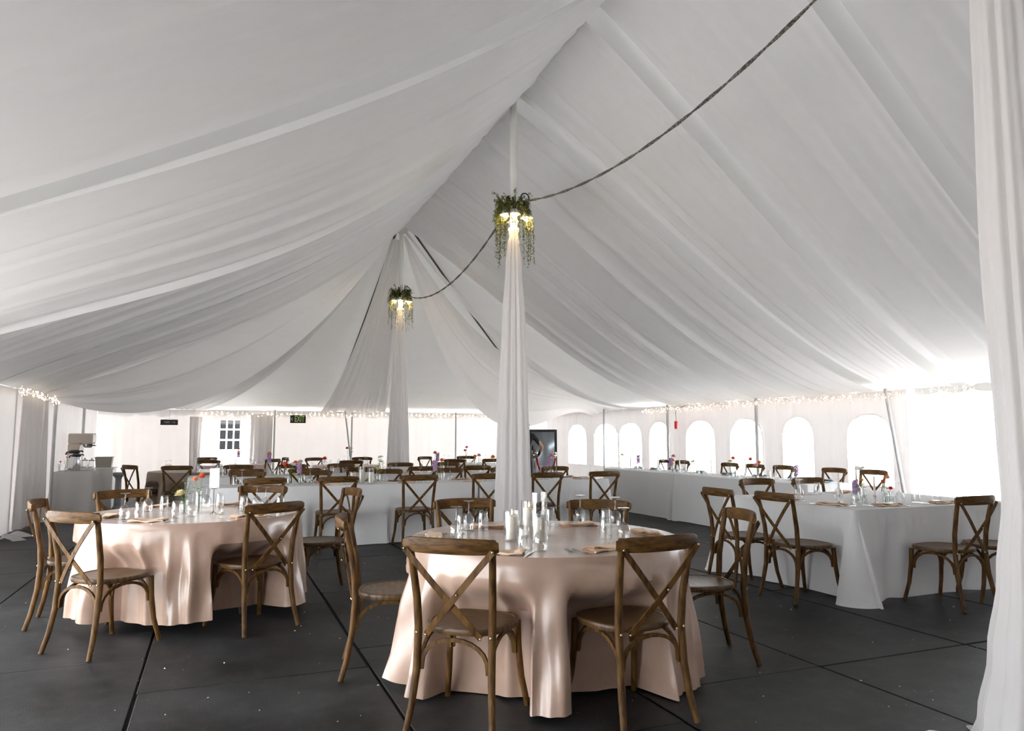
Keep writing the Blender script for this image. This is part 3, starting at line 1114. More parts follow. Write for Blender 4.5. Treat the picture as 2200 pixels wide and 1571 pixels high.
def rect_cloth(x0, x1, y0, y1, hem, seed, mat, label, amp=.022, freq=9.0, corner=.10, pleat=None, zt=TH + .006, group=None, flat=None):
    r = random.Random(seed)
    ph = [r.uniform(0, 6.28) for _ in range(6)]
    W_, D_ = x1 - x0, y1 - y0
    cr = .02
    per = []
    def seg(ax, ay, bx, by, nx, ny):
        L = math.hypot(bx - ax, by - ay)
        n = max(6, int(L / .035))
        for i in range(n):
            u = i / n
            per.append((ax + (bx - ax) * u, ay + (by - ay) * u, nx, ny, min(u, 1 - u) * L))
    def cor(cx, cy_, a0):
        for i in range(9):
            a = a0 + math.pi / 2 * i / 8
            per.append((cx + cr * math.cos(a), cy_ + cr * math.sin(a), math.cos(a), math.sin(a), -1.0))
    seg(x0 + cr, y0, x1 - cr, y0, 0, -1); cor(x1 - cr, y0 + cr, -math.pi / 2)
    seg(x1, y0 + cr, x1, y1 - cr, 1, 0); cor(x1 - cr, y1 - cr, 0)
    seg(x1 - cr, y1, x0 + cr, y1, 0, 1); cor(x0 + cr, y1 - cr, math.pi / 2)
    seg(x0, y1 - cr, x0, y0 + cr, -1, 0); cor(x0 + cr, y0 + cr, math.pi)
    rings = [[(px - nx * .02, py - ny * .02, zt) for px, py, nx, ny, c in per]]
    acc = 0
    run = []
    for i, p in enumerate(per):
        q = per[i - 1]
        acc += math.hypot(p[0] - q[0], p[1] - q[1]) if i else 0
        run.append(acc)
    J = 20
    for j in range(J + 1):
        s = j / J
        ring = []
        for i, (px, py, nx, ny, c) in enumerate(per):
            u = run[i]
            f = math.sin(u * freq + ph[0] + 1.3 * math.sin(u * 1.9 + ph[1])) + .6 * math.sin(u * freq * 2.3 + ph[2] + .7 * s)
            wv = amp * f * smooth01(s * 1.6)
            if pleat:
                wv += pleat * math.sin(u * 62 + .6 * math.sin(u * 9)) * (.35 + .65 * math.exp(-((s - .12) / .22) ** 2)) * smooth01(s * 12)
            cf = 1.0 if c < 0 else math.exp(-(c / .10) ** 2)
            o_ = .004 + .018 * s + wv * (1 - .5 * cf) + corner * cf * s
            z = zt - .008 * min(1, s * 12) - (zt - hem) * s
            ax_ = nx if flat and flat[0] == 'x' else ny
            if flat and ax_ * (1 if flat[1] == '1' else -1) > .05:      # end that abuts the neighbouring cloth
                o_ = min(o_, .004)
            if c < 0 or cf > .2:
                z = max(.004, z - .03 * s * cf)
            p = push_in((px + nx * o_, py + ny * o_, z))
            ring.append(p)
        rings.append(ring)
    m = MB()
    m.loft(rings, close=True)
    n = len(per)
    m.f.append(tuple(range(n)))
    ox, oy = (x0 + x1) / 2, (y0 + y1) / 2
    m.v = [(a - ox, b - oy, c) for a, b, c in m.v]
    o = m.build('tablecloth', mat)
    o.location = (ox, oy, 0)
    return tag(o, label, 'tablecloth', group)


T1 = (-1.45, -4.08)
T2 = (-3.50, -1.73)
BT = (-3.72, 6.25)
RF1, RF2, RF3 = (-.72, 8.0), (2.02, 8.0), (-3.0, 9.35)
round_table(*T1, .83, 'round folding table under the blush cloth with pillar candles')
round_cloth(*T1, .83, .022, 27, .095, 11, 'satin', 'blush satin cloth on the round table with pillar candles', flare=.085)
round_table(*T2, .83, 'round folding table under the blush cloth with flowers')
round_cloth(*T2, .83, .085, 28, .080, 15, 'satin', 'blush satin cloth on the round table with flowers and card stand', flare=.05)
round_table(*BT, .76, 'round table under the taupe cloth')
round_cloth(*BT, .76, .05, 16, .05, 21, 'taupe_satin', 'taupe satin cloth on the round table near the drinks table')
round_table(*RF3, .76, 'round table in front of the house doorway')
round_cloth(*RF3, .76, .05, 16, .05, 22, 'rose_satin', 'dusty rose cloth on the round table before the house doorway')
round_table(*RF1, .76, 'round table below the sheer end drape')
round_cloth(*RF1, .76, .05, 16, .05, 23, 'rose_satin', 'dusty rose cloth on the table below the sheer end drape')
round_table(*RF2, .76, 'round table under the sequin cloth')
round_cloth(*RF2, .76, .05, 16, .05, 24, 'sequin', 'glittering sequin cloth on the round table near the mirror')
rect_table(1.60, 3.62, -3.60, -1.93, 'square of folding tables under the white cloth by the doorway')
rect_cloth(1.60, 3.62, -3.60, -1.93, .02, 31, 'white_cloth', 'white cloth with pleated side on the square table by the doorway', amp=.036, freq=9, corner=.20, pleat=.008)
rect_table(-3.36, -.04, 1.23, 1.92, 'folding table under the curtain-side half of the first long cloth')
rect_table(.02, 1.98, 1.23, 1.92, 'folding table under the window-side half of the first long cloth')
rect_cloth(-3.40, -.03, 1.21, 1.94, .02, 32, 'white_cloth', 'plain white cloth on the curtain-side half of the first long table', amp=.016, freq=6, corner=.06, flat='x1')
rect_cloth(.0, 2.00, 1.21, 1.94, .02, 33, 'white_cloth', 'pleated white cloth on the window-side half of the first long table', amp=.028, freq=11, corner=.09, pleat=.006, flat='x0')
rect_table(-3.72, 1.40, 3.83, 4.50, 'folding tables under the second long cloth')
rect_cloth(-3.74, 1.42, 3.81, 4.52, .02, 34, 'white_cloth', 'white cloth on the second long table', amp=.016, freq=6, corner=.06)
rect_table(3.74, 4.48, -.86, 2.06, 'row of folding tables under the doorway half of the head table')
rect_table(3.74, 4.48, 2.13, 4.42, 'row of folding tables under the mirror half of the head table')
rect_cloth(3.72, 4.50, -.88, 2.075, .02, 35, 'white_cloth', 'white cloth on the doorway half of the head table', amp=.012, freq=5, corner=.04, flat='y1')
rect_cloth(3.72, 4.50, 2.105, 4.44, .02, 36, 'white_cloth', 'white cloth on the mirror half of the head table', amp=.012, freq=5, corner=.05, flat='y0')
rect_table(-5.99, -5.40, 6.72, 7.50, 'small folding table under the grey drinks cloth')
rect_cloth(-6.00, -5.38, 6.70, 7.52, .02, 37, 'grey_cloth', 'grey cloth on the drinks table by the side wall', amp=.012, freq=7, corner=.10)

# ------------------------------------------------------------------ tableware
ZT = TH + .0068
PROTO = {}


def put(key, maker, x, y, z, rz, label, cat, group, scale=1.0):
    if key not in PROTO:
        o = maker()
        if o.type == 'EMPTY':
            register(o)
        PROTO[key] = o
    else:
        o = copy_tree(PROTO[key]) if PROTO[key].name in KIDS else PROTO[key].copy()
        if PROTO[key].name not in KIDS:
            COL.objects.link(o)
    for k in list(o.keys()):
        if k in ('label', 'group'):
            del o[k]
    o.location = (x, y, z)
    o.rotation_euler = (0, 0, rz)
    o.scale = (scale,) * 3
    return tag(o, label, cat, group)


def mk_wine():
    t = thing('wine_glass', 'x', 'glass')
    m = MB()
    m.lathe([(.034, .0), (.0385, .025), (.0400, .050), (.0370, .075), (.027, .094), (.012, .107), (.0065, .113), (.004, .107), (.025, .092), (.0355, .074), (.0385, .050), (.0372, .025), (.0328, .001)], 22)
    m.build('bowl', 'glass', t)
    m = MB()
    m.lathe([(.0065, .112), (.0042, .125), (.0036, .15), (.0042, .178), (.009, .186)], 12)
    m.build('glass_stem', 'glass_thick', t)
    m = MB()
    m.lathe([(.009, .185), (.034, .190), (.036, .1915), (.034, .193), (.004, .1935)], 22)
    m.build('glass_foot', 'glass_thick', t)
    return t


def mk_tumbler():
    t = thing('tumbler', 'x', 'glass')
    m = MB()
    m.lathe([(.0385, 0), (.0375, .04), (.034, .085), (.0305, .108), (.0275, .108), (.032, .083), (.0355, .04), (.0368, .001)], 22)
    m.build('glass_body', 'glass', t)
    m = MB()
    m.lathe([(.0275, .106), (.0305, .108), (.0285, .122), (.026, .126), (.018, .124), (.010, .1225)], 22)
    m.build('thick_bottom', 'glass_thick', t)
    return t


def mk_cylinder(h, ch):
    def f():
        t = thing('candle_cylinder', 'x', 'vase')
        m = MB()
        m.lathe([(.046, .0), (.049, .002), (.049, h), (.0475, h + .001), (.046, h), (.046, .008), (.02, .007)], 28)
        m.build('glass_body', 'glass', t)
        return t
    return f


def mk_candle(ch, rad=.033, lit=True):
    def f():
        t = thing('pillar_candle', 'x', 'candle')
        m = MB()
        m.lathe([(rad - .002, 0), (rad, .003), (rad, ch - .004), (rad - .004, ch), (rad * .6, ch - .005), (rad * .1, ch - .006)], 22)
        m.build('wax', 'wax', t)
        m = MB()
        m.tube([(0, 0, ch - .006), (.001, 0, ch + .010)], .0016, 5)
        m.build('wick', 'black', t)
        if not lit:
            return t
        m = MB()
        m.lathe([(.001, ch + .006), (.0048, ch + .013), (.0052, ch + .019), (.003, ch + .029), (.0004, ch + .040)], 10)
        m.build('flame', 'flame', t)
        return t
    return f


def mk_taper(h):
    def f():
        t = thing('taper_candle', 'x', 'candle')
        m = MB()
        m.lathe([(.030, 0), (.030, .006), (.008, .012), (.007, .05), (.014, .058), (.014, .075), (.010, .076)], 14)
        m.build('holder', 'steel', t)
        m = MB()
        m.lathe([(.0105, .06), (.0105, .08), (.008, h - .01), (.004, h), (.0005, h + .001)], 12)
        m.build('wax', 'wax', t)
        m = MB()
        m.tube([(0, 0, h), (.001, 0, h + .01)], .0012, 4)
        m.build('wick', 'black', t)
        return t
    return f


def mk_napkin(seed, mat='napkin'):
    def f():
        r = random.Random(seed)
        m = MB()
        p1, p2 = r.uniform(0, 6), r.uniform(0, 6)
        L, W_ = .125, .052
        n = 22
        for layer in range(3):
            z0 = .003 + .0055 * layer
            sh = .006 * (layer - 1)
            def f1(s, t):
                xx = (s - .5) * 2 * L + sh
                yy = (t - .5) * 2 * W_ * (1 - .10 * layer + .18 * math.sin(s * 3 + p1))
                zz = z0 + .006 * max(0, math.sin(s * 7 + p2 + t * 1.5 + layer)) + .010 * math.exp(-((s - .88) / .10) ** 2) * math.sin(t * 9 + p1) ** 2 + .006 * layer * math.exp(-((s - .15) / .2) ** 2)
                return (xx, yy, zz)
            m.grid(f1, n, 10)
            m.grid(lambda s, t: (f1(s, 1 - t)[0], f1(s, 1 - t)[1], f1(s, 1 - t)[2] - .0035), n, 10)
        # rolled fold along one long side
        m.tube([((u / 10 - .5) * 2 * L, -W_ * .98 + .006 * math.sin(u * .9 + p1), .009 + .004 * math.sin(u + p2)) for u in range(11)], [.006 + .002 * math.sin(u * 1.3) for u in range(11)], 8)
        return tag(m.build('napkin', mat), 'x', 'napkin')
    return f


def mk_fork():
    m = MB()
    m.bar([(0, -.095, .003), (0, -.05, .004), (0, .02, .006)], .009, .002, (0, 0, 1))
    m.bar([(0, .02, .006), (0, .035, .005)], .015, .002, (0, 0, 1))
    m.bar([(0, .035, .005), (0, .052, .003)], .023, .002, (0, 0, 1))
    for k in range(4):
        xx = -.0096 + k * .0064
        m.bar([(xx, .05, .003), (xx, .075, .0035), (xx, .095, .006)], .0032, .0018, (0, 0, 1))
    return tag(m.build('fork', 'steel'), 'x', 'fork')


def mk_knife():
    m = MB()
    m.bar([(0, -.11, .003), (0, -.06, .0045), (0, .0, .0045)], .012, .005, (0, 0, 1))
    m.bar([(0, 0, .004), (.001, .05, .003), (.001, .09, .003)], .018, .0016, (0, 0, 1))
    m.bar([(.001, .09, .003), (.004, .112, .003)], .010, .0014, (0, 0, 1))
    return tag(m.build('knife', 'steel'), 'x', 'knife')


def setting(tn, grp, x, y, head, seed, glasses=True, nap='napkin', cut=True):
    """a place laid at (x, y); head = direction its sitter faces"""
    r = random.Random(seed)
    h = R(head)
    fx, fy = math.cos(h), math.sin(h)
    sx, sy = fy, -fx          # towards the sitter's right hand
    put('napkin%d%s' % (seed % 4, nap), mk_napkin(seed % 4 + 2, nap), x, y, ZT, h + r.uniform(-.5, .5) - math.pi / 2, 'folded %s napkin laid %s' % ('peach' if nap == 'napkin' else 'blue', tn), 'napkin', 'napkins ' + grp)
    if cut:
        put('fork', mk_fork, x - sx * .15, y - sy * .15, ZT, h - math.pi / 2 + r.uniform(-.1, .1), 'steel fork laid %s' % tn, 'fork', 'forks ' + grp)
        put('fork', mk_fork, x - sx * .18, y - sy * .18, ZT, h - math.pi / 2 + r.uniform(-.1, .1), 'steel fork laid %s' % tn, 'fork', 'forks ' + grp)
        put('knife', mk_knife, x + sx * .15, y + sy * .15, ZT, h - math.pi / 2 + r.uniform(-.2, .2), 'steel table knife laid %s' % tn, 'knife', 'knives ' + grp)


def wine(tn, grp, x, y):
    put('wine', mk_wine, x, y, ZT, 0, 'upturned stemmed wine glass standing %s' % tn, 'wine glass', 'wine glasses ' + grp)


def tumbler(tn, grp, x, y):
    put('tumbler', mk_tumbler, x, y, ZT, 0, 'upturned water tumbler standing %s' % tn, 'tumbler', 'tumblers ' + grp)


N1, G1 = 'on the blush candle table', 'on the candle table'
for x, y, h in ((-1.62, -3.62, -97), (-1.95, -4.62, 50), (-1.03, -3.72, -127), (-.84, -4.25, 165), (-1.40, -4.72, 95), (-2.12, -3.94, -12)):
    setting(N1, G1, x, y, h, int(x * -100))
for p in ((-2.01, -4.03), (-1.81, -3.67), (-1.72, -4.62), (-.79, -3.80), (-1.12, -4.47), (-.93, -3.55)):
    wine(N1, G1, *p)
for p in ((-1.90, -3.80), (-1.72, -3.70), (-1.79, -4.55), (-1.20, -3.62), (-.90, -3.86), (-1.17, -4.34)):
    tumbler(N1, G1, *p)
for i, (x, y, h, ch) in enumerate(((-1.72, -4.20, .172, .135), (-1.545, -4.05, .215, .16), (-1.595, -4.315, .285, .135))):
    lab = ('short', 'middle-sized', 'tallest')[i]
    put('cyl%d' % i, mk_cylinder(h, ch), x, y, ZT, 0, '%s glass candle cylinder on the blush candle table' % lab, 'candle vase', None)
    put('can%d' % i, mk_candle(ch, lit=i < 2), x, y, ZT + .0085, 0, '%s ivory pillar candle inside the %s glass cylinder' % ('lit' if i < 2 else 'unlit', lab), 'candle', None)

N2, G2 = 'on the blush flower table', 'on the flower table'
for x, y, h in ((-3.79, -2.33, 46), (-4.10, -1.92, 0), (-3.22, -1.16, -112), (-3.12, -2.34, 119), (-2.86, -1.55, 190), (-3.80, -1.12, -66)):
    setting(N2, G2, x, y, h, int(x * -100) + 1)
for p in ((-3.97, -2.10), (-3.86, -1.52), (-3.51, -2.05), (-3.42, -1.31), (-3.02, -1.62), (-2.96, -1.80)):
    wine(N2, G2, *p)
for p in ((-3.87, -2.10), (-3.74, -1.50), (-3.62, -2.12), (-3.31, -1.36), (-3.13, -1.78), (-2.85, -1.92)):
    tumbler(N2, G2, *p)
N3, G3 = 'on the square white table', 'on the square white table'
for x, y, h in ((1.78, -2.62, 0), (1.78, -3.20, 0), (2.18, -3.44, 90), (2.86, -3.44, 90), (2.36, -2.14, -90), (3.02, -2.14, -90)):
    setting(N3, G3, x, y, h, int(x * 100))
for p in ((2.42, -2.66), (2.52, -3.28), (1.98, -2.60), (3.1, -3.2), (2.9, -2.45)):
    wine(N3, G3, *p)
for p in ((1.93, -3.32), (2.60, -2.2), (2.12, -2.42), (3.2, -2.55), (2.75, -3.26)):
    tumbler(N3, G3, *p)
N4, G4 = 'on the first long table', 'on the first long table'
rt = random.Random(12)
for i, a in enumerate((-2.82, -1.98, -.98, -.06, .80, 1.62)):
    setting(N4, G4, a, 1.36, 90, 300 + i, cut=False)
    setting(N4, G4, a - .03, 1.81, -90, 310 + i, cut=False)
    wine(N4, G4, a + .20, 1.45 + rt.uniform(-.03, .03))
    tumbler(N4, G4, a + .29, 1.40 + rt.uniform(-.03, .03))
    wine(N4, G4, a - .22, 1.72 + rt.uniform(-.03, .03))
    tumbler(N4, G4, a - .31, 1.76 + rt.uniform(-.03, .03))
N5, G5 = 'on the second long table', 'on the second long table'
for i, a in enumerate((-2.95, -2.1, -1.25, -.25, .68)):
    setting(N5, G5, a, 3.96, 90, 320 + i, cut=False)
    wine(N5, G5, a + .20, 4.05)
    tumbler(N5, G5, a + .29, 4.00)
    wine(N5, G5, a - .20, 4.30)
    tumbler(N5, G5, a - .29, 4.34)
for nm, c in (('on the taupe round table', BT), ('on the rose table by the house doorway', RF3), ('on the rose table below the end drape', RF1), ('on the sequin table', RF2)):
    for k in range(6):
        a = R(25 + 60 * k)
        wine(nm, nm, c[0] + .50 * math.cos(a), c[1] + .50 * math.sin(a))
        tumbler(nm, nm, c[0] + .48 * math.cos(a + .25), c[1] + .48 * math.sin(a + .25))
N6, G6 = 'on the head table', 'on the head table'


def mk_plate():
    m = MB()
    m.lathe([(.06, .0), (.075, .002), (.125, .014), (.130, .016), (.125, .0165), (.07, .006), (.01, .005)], 28)
    return tag(m.build('dinner_plate', 'white_paint'), 'x', 'plate')


def mk_stacknap(seed):
    return mk_napkin(seed, 'blue_napkin')


for i, y in enumerate((4.1, 3.5, 2.75, 2.1, 1.4, .65, -.1, -.6)):
    put('plate', mk_plate, 4.29, y, ZT, 0, 'white dinner plate set on the head table', 'plate', 'plates on the head table')
    put('bnap%d' % (i % 3), mk_stacknap(i % 3), 4.29, y, ZT + .018, 1.2 + .4 * (i % 3), 'folded dusty blue napkin on a plate at the head table', 'napkin', 'blue napkins on the head table')
    wine(N6, G6, 4.10, y + .20)
    tumbler(N6, G6, 4.06, y + .30)


# ------------------------------------------------------------------ flowers, vases
def petals(m, c, rad, rings, per, cup, pointy=0.0, axis=(0, 0, 1)):
    A = Vector(axis).normalized()
    X = A.orthogonal().normalized()
    Y = A.cross(X)
    c = Vector(c)
    for i in range(rings):
        k = (i + 1) / rings
        rr_ = rad * (.30 + .70 * k)
        lift = cup * (1 - k)
        n = per + i
        for j in range(n):
            th = 2 * math.pi * (j + .5 * (i % 2)) / n
            d = X * math.cos(th) + Y * math.sin(th)
            s = A.cross(d) * rr_ * (math.pi / n) * 1.15
            b0 = c + A * (-rad * .25)
            p1 = c + d * rr_ * .62 + A * (lift * rad * .9 - rad * .10)
            p2 = c + d * rr_ + A * (lift * rad * 1.25 + (.0 if k < 1 else -.10 * rad))
            m.add([b0, p1 - s, p1 + s, p2 - s * (.55 - .5 * pointy), p2 + s * (.55 - .5 * pointy)], [(0, 1, 2), (1, 3, 4, 2)])


FL = random.Random(77)


def flower(kind, mat, x, y, base, h, lean, label, group=None, size=.028):
    """stem standing in a vase at (x, y); lean = (dx, dy) of the bloom"""
    t = thing('flower', label, 'flower', (x, y, base), 0, group)
    top = Vector((lean[0], lean[1], h))
    m = MB()
    m.tube([(0, 0, 0), (lean[0] * .25, lean[1] * .25, h * .5), top], .0024, 5)
    m.build('flower_stem', 'stem', t)
    m = MB()
    ax = Vector((lean[0], lean[1], h * .6 + .05))
    if kind == 'ball':
        petals(m, top, size, 5, 6, .75, axis=ax)
        m.ell(top, (size * .55, size * .55, size * .5), 10, 6)
    elif kind == 'dahlia':
        petals(m, top, size, 6, 8, .55, .9, axis=ax)
        m.ell(top, (size * .4,) * 3, 8, 6)
    elif kind == 'spike':
        for i in range(34):
            u = i / 33
            a = i * 2.4
            q = top + Vector((.020 * math.cos(a), .020 * math.sin(a), -.10 * u)) * (size / .028)
            petals(m, q, .011 * size / .028, 1, 5, .2, .4, axis=(math.cos(a), math.sin(a), .4))
    elif kind == 'lily':
        petals(m, top, size * 1.5, 2, 5, .5, .7, axis=ax)
    elif kind == 'spray':
        for i in range(16):
            a = i * 2.4
            q = top + Vector((.035 * math.cos(a) * FL.uniform(.3, 1), .035 * math.sin(a) * FL.uniform(.3, 1), FL.uniform(-.07, .02)))
            petals(m, q, .008, 1, 5, .3, .2)
    m.build('bloom', mat, t)
    m = MB()
    for i in range(3 if kind != 'lily' else 5):
        a = FL.uniform(0, 6.28)
        u = FL.uniform(.45, .8)
        q = Vector((lean[0] * u, lean[1] * u, h * u))
        e = Vector((math.cos(a), math.sin(a), .35)).normalized()
        L = FL.uniform(.03, .05) * (1.9 if kind == 'lily' else 1)
        s = e.cross(Vector((0, 0, 1))).normalized() * L * .16
        m.add([q, q + e * L * .5 + s, q + e * L - Vector((0, 0, L * .25)), q + e * L * .5 - s], [(0, 1, 2, 3)])
    m.build('leaves', 'leaf_bright' if kind == 'lily' else 'leaf', t, False)
    return t


def mk_vase(h, r0, r1):
    def f():
        m = MB()
        m.lathe([(r0 * .9, 0), (r0, .003), (r0, h * .55), (r1, h * .85), (r1 * 1.12, h), (r1 * 1.02, h), (r1 * .9, h * .85), (r0 * .9, h * .55), (r0 * .88, .010), (r0 * .2, .009)], 20)
        return tag(m.build('bud_vase', 'glass_thick'), 'x', 'vase')
    return f


def arrangement(tn, grp, x, y, spec, vase=(.13, .026, .018), vlabel=None):
    put('vase%s' % (vase,), mk_vase(*vase), x, y, ZT, 0, vlabel or ('clear glass bud vase of flowers standing %s' % tn), 'vase', None if vlabel else 'bud vases ' + grp)
    for kind, mat, h, lx, ly, size, lab, g_ in spec:
        flower(kind, mat, x + FL.uniform(-.004, .004), y + FL.uniform(-.004, .004), ZT + .011, h, (lx, ly), lab, g_, size)


arrangement(N2, G2, -3.47, -1.88, [('ball', 'coral', .285, .014, .010, .036, 'coral ranunculus in the tall bud vase on the flower table', None),
                                   ('ball', 'peach', .262, -.034, -.006, .032, 'peach ranunculus in the tall bud vase on the flower table', None)], (.175, .026, .024), 'tall clear bud vase holding two ranunculus on the flower table')
arrangement(N2, G2, -3.575, -1.80, [('dahlia', 'cream', .150, -.034, -.016, .052, 'cream dahlia in a low vase on the blush flower table', None),
                                    ('spray', 'white_bloom', .235, -.005, .012, .03, 'spray of small white blossoms in a low vase on the flower table', None),
                                    ('spray', 'leaf', .245, .040, .020, .03, 'sprig of green leaves in a low vase on the flower table', None)], (.10, .034, .030), 'low clear vase holding the cream dahlia on the flower table')
arrangement(N3, G3, 2.09, -3.18, [('spike', 'lilac', .205, .0, .0, .034, 'lilac hyacinth in a bud vase on the square white table', None)], (.11, .026, .022))
arrangement(N3, G3, 2.30, -3.02, [('lily', 'white_bloom', .30, .03, .0, .045, 'white lily with long green leaves on the square white table', None),
                                  ('spray', 'white_bloom', .25, -.05, .02, .03, 'spray of white blossoms on the square white table', None)], (.14, .028, .022))
arrangement(N3, G3, 2.36, -3.26, [('ball', 'peach', .225, .05, .01, .026, 'pale peach carnation on the square white table', None),
                                  ('ball', 'coral', .190, .0, .02, .022, 'coral carnation on the square white table', None)], (.10, .026, .022))
arrangement(N3, G3, 2.44, -3.24, [('ball', 'red_bloom', .125, .01, -.01, .026, 'scarlet carnation low on the square white table', None)], (.065, .036, .034))
arrangement(N3, G3, 2.02, -3.34, [('ball', 'orange', .215, -.02, .0, .020, 'small orange bloom beside the hyacinth on the white table', None)], (.10, .024, .02))
for i, (x, y, h) in enumerate(((2.02, -3.05, .27), (2.46, -2.85, .33), (2.30, -3.20, .25))):
    put('taper%d' % i, mk_taper(h), x, y, ZT, 0, 'unlit ivory taper candle among the flowers on the square white table', 'candle', 'tapers on the square white table')
KIN = (('ball', 'coral'), ('spike', 'lilac'), ('dahlia', 'cream'), ('ball', 'orange'), ('lily', 'white_bloom'), ('spray', 'white_bloom'), ('ball', 'pink'), ('ball', 'red_bloom'))
NAMES = {('ball', 'coral'): 'coral ranunculus', ('spike', 'lilac'): 'lilac hyacinth', ('dahlia', 'cream'): 'cream dahlia', ('ball', 'orange'): 'orange ranunculus',
         ('lily', 'white_bloom'): 'white lily', ('spray', 'white_bloom'): 'spray of white blossom', ('ball', 'pink'): 'pink ranunculus', ('ball', 'red_bloom'): 'scarlet ranunculus'}


def bunch(tn, grp, x, y, picks, vase=(.12, .028, .022), hh=.26):
    spec = []
    for i, k in enumerate(picks):
        kk = KIN[k]
        a = FL.uniform(0, 6.28)
        spec.append((kk[0], kk[1], hh * FL.uniform(.85, 1.3), .06 * math.cos(a), .06 * math.sin(a), .040, '%s in a vase %s' % (NAMES[kk], tn), '%s blooms %s' % (NAMES[kk], grp)))
    arrangement(tn, grp, x, y, spec, vase)


for x, y, p in ((-2.48, 1.57, (0, 7, 4)), (-2.34, 1.58, (1, 2, 3)), (-.50, 1.57, (1, 0, 6)), (-1.36, 1.58, (5, 4)), (.38, 1.58, (3, 2)), (1.24, 1.57, (6, 1))):
    bunch(N4, G4, x, y, p)
for x, y, p in ((-2.5, 4.18, (3, 1, 2)), (-1.7, 4.18, (7, 5)), (-.7, 4.18, (4,)), (.2, 4.18, (0, 1)), (1.0, 4.18, (3, 6))):
    bunch(N5, G5, x, y, p)
for tn, c, p in (('on the taupe round table', BT, (5,)), ('on the rose table by the house doorway', RF3, (1, 3, 5)), ('on the rose table below the end drape', RF1, (7, 4)), ('on the sequin table', RF2, (0, 5, 6))):
    bunch(tn, tn, c[0] + .05, c[1], p, hh=.30)
for y, p in ((4.15, (5, 2, 5)), (3.45, (5, 1, 5)), (2.45, (6, 0, 1, 4)), (1.75, (5, 4, 5)), (.9, (0, 5, 2)), (.35, (0, 3, 6)), (-.45, (5, 1))):
    bunch(N6, G6, 3.95, y, p, (.06, .055, .050), .22)
for i, (x, y) in enumerate(((4.0, 3.9), (4.15, 3.19), (4.0, 2.3), (4.05, 1.5), (4.0, .62))):
    put('taperh%d' % (i % 2), mk_taper(.30 - .04 * (i % 2)), x, y, ZT, 0, 'ivory taper candle standing on the head table', 'candle', 'tapers on the head table')
for i, (x, y, h, ch) in enumerate(((-1.66, 1.60, .15, .12), (-1.55, 1.56, .22, .17), (-1.45, 1.44, .20, .14), (.50, 1.54, .20, .13), (.61, 1.52, .24, .17))):
    put('lcyl%d' % i, mk_cylinder(h, ch), x, y, ZT, 0, 'glass candle cylinder standing on the first long table', 'candle vase', 'candle cylinders on the first long table')
    put('lcan%d' % i, mk_candle(ch, lit=False), x, y, ZT + .0085, 0, 'ivory pillar candle in a cylinder on the first long table', 'candle', 'pillar candles on the first long table')

# card stand and tealight on the flower table
t = thing('card_stand', 'thin dark wire stand holding a blank white card', 'card stand', (-3.36, -1.95, ZT), R(-20))
m = MB()
for a in (0, 2.1, 4.2):
    m.tube([(.028 * math.cos(a), .028 * math.sin(a), .001), (0, 0, .022), (0, 0, .20)], .0022, 6)
m.build('stand_wire', 'dark_metal', t)
m = MB()
m.tube([(-.03, 0, .215), (-.02, 0, .20), (.02, 0, .20), (.03, 0, .215)], .002, 6)
m.build('clip', 'dark_metal', t)
o = MB()
o.box(-.038, .038, -.0008, .0008, .205, .36)
o = tag(o.build('table_card', 'card', None, False), 'tall blank white card held up in the wire stand', 'card')
o.location = (-3.36, -1.95, ZT)
o.rotation_euler = (0, 0, R(-20))
t = thing('tealight', 'lit tealight in a little glass on the blush flower table', 'candle', (-3.30, -1.98, ZT))
m = MB()
m.lathe([(.024, 0), (.026, .002), (.027, .035), (.0255, .035), (.0245, .006), (.01, .005)], 18)
m.build('glass_cup', 'glass', t)
m = MB()
m.lathe([(.021, .007), (.021, .018), (.002, .018)], 16)
m.build('wax', 'wax', t)
m = MB()
m.lathe([(.001, .02), (.004, .026), (.0005, .042)], 8)
m.build('flame', 'flame', t)

# ------------------------------------------------------------------ signs
t = thing('exit_sign', 'black sign with EXIT in pale green and a chevron', 'sign', (-1.37, 11.90, 1.855))
m = MB()
m.box(-.20, .20, -.012, .012, -.105, .105, .006)
m.build('board', 'black', t, False)


def text(body, size, loc, mat, parent, name):
    c = bpy.data.curves.new(name, 'FONT')
    c.body = body
    c.size = size
    c.extrude = .002
    c.align_x = 'CENTER'
    c.align_y = 'CENTER'
    c.materials.append(MATS[mat])
    o = bpy.data.objects.new(name, c)
    COL.objects.link(o)
    c.offset = .004 if body == 'EXIT' else .001
    bpy.context.view_layer.update()
    me = bpy.data.meshes.new_from_object(o.evaluated_get(bpy.context.evaluated_depsgraph_get()))
    bpy.data.objects.remove(o)
    bpy.data.curves.remove(c)
    o = bpy.data.objects.new(name, me)
    COL.objects.link(o)
    o.parent = parent
    o.location = loc
    o.rotation_euler = (R(90), 0, 0)
    return o


tx = text('EXIT', .20, (.035, -.0135, 0), 'exit_green', t, 'lettering')
tx.scale = (.62, 1.15, 1)
m = MB()
m.bar([(-.145, -.014, .035), (-.175, -.014, 0), (-.145, -.014, -.035)], .014, .003, (0, 1, 0))
m.build('chevron', 'card', t, False)
m = MB()
m.tube([(-.15, 0, .10), (-.15, .1, .225)], .003, 4)
m.tube([(.15, 0, .10), (.15, .1, .225)], .003, 4)
m.build('hanger', 'dark_metal', t)
t = thing('arrow_sign', 'black board sign with a faint chalk arrow', 'sign', (-4.48, 11.88, 1.745))
m = MB()
m.box(-.20, .20, -.010, .010, -.068, .068, .008)
m.build('board', 'black', t, False)
tx = text('YARD', .065, (-.055, -.0115, 0), 'chalk', t, 'lettering')
tx.scale = (.75, 1, 1)
m = MB()
m.bar([(.04, -.012, 0), (.135, -.012, 0)], .007, .002, (0, 1, 0))
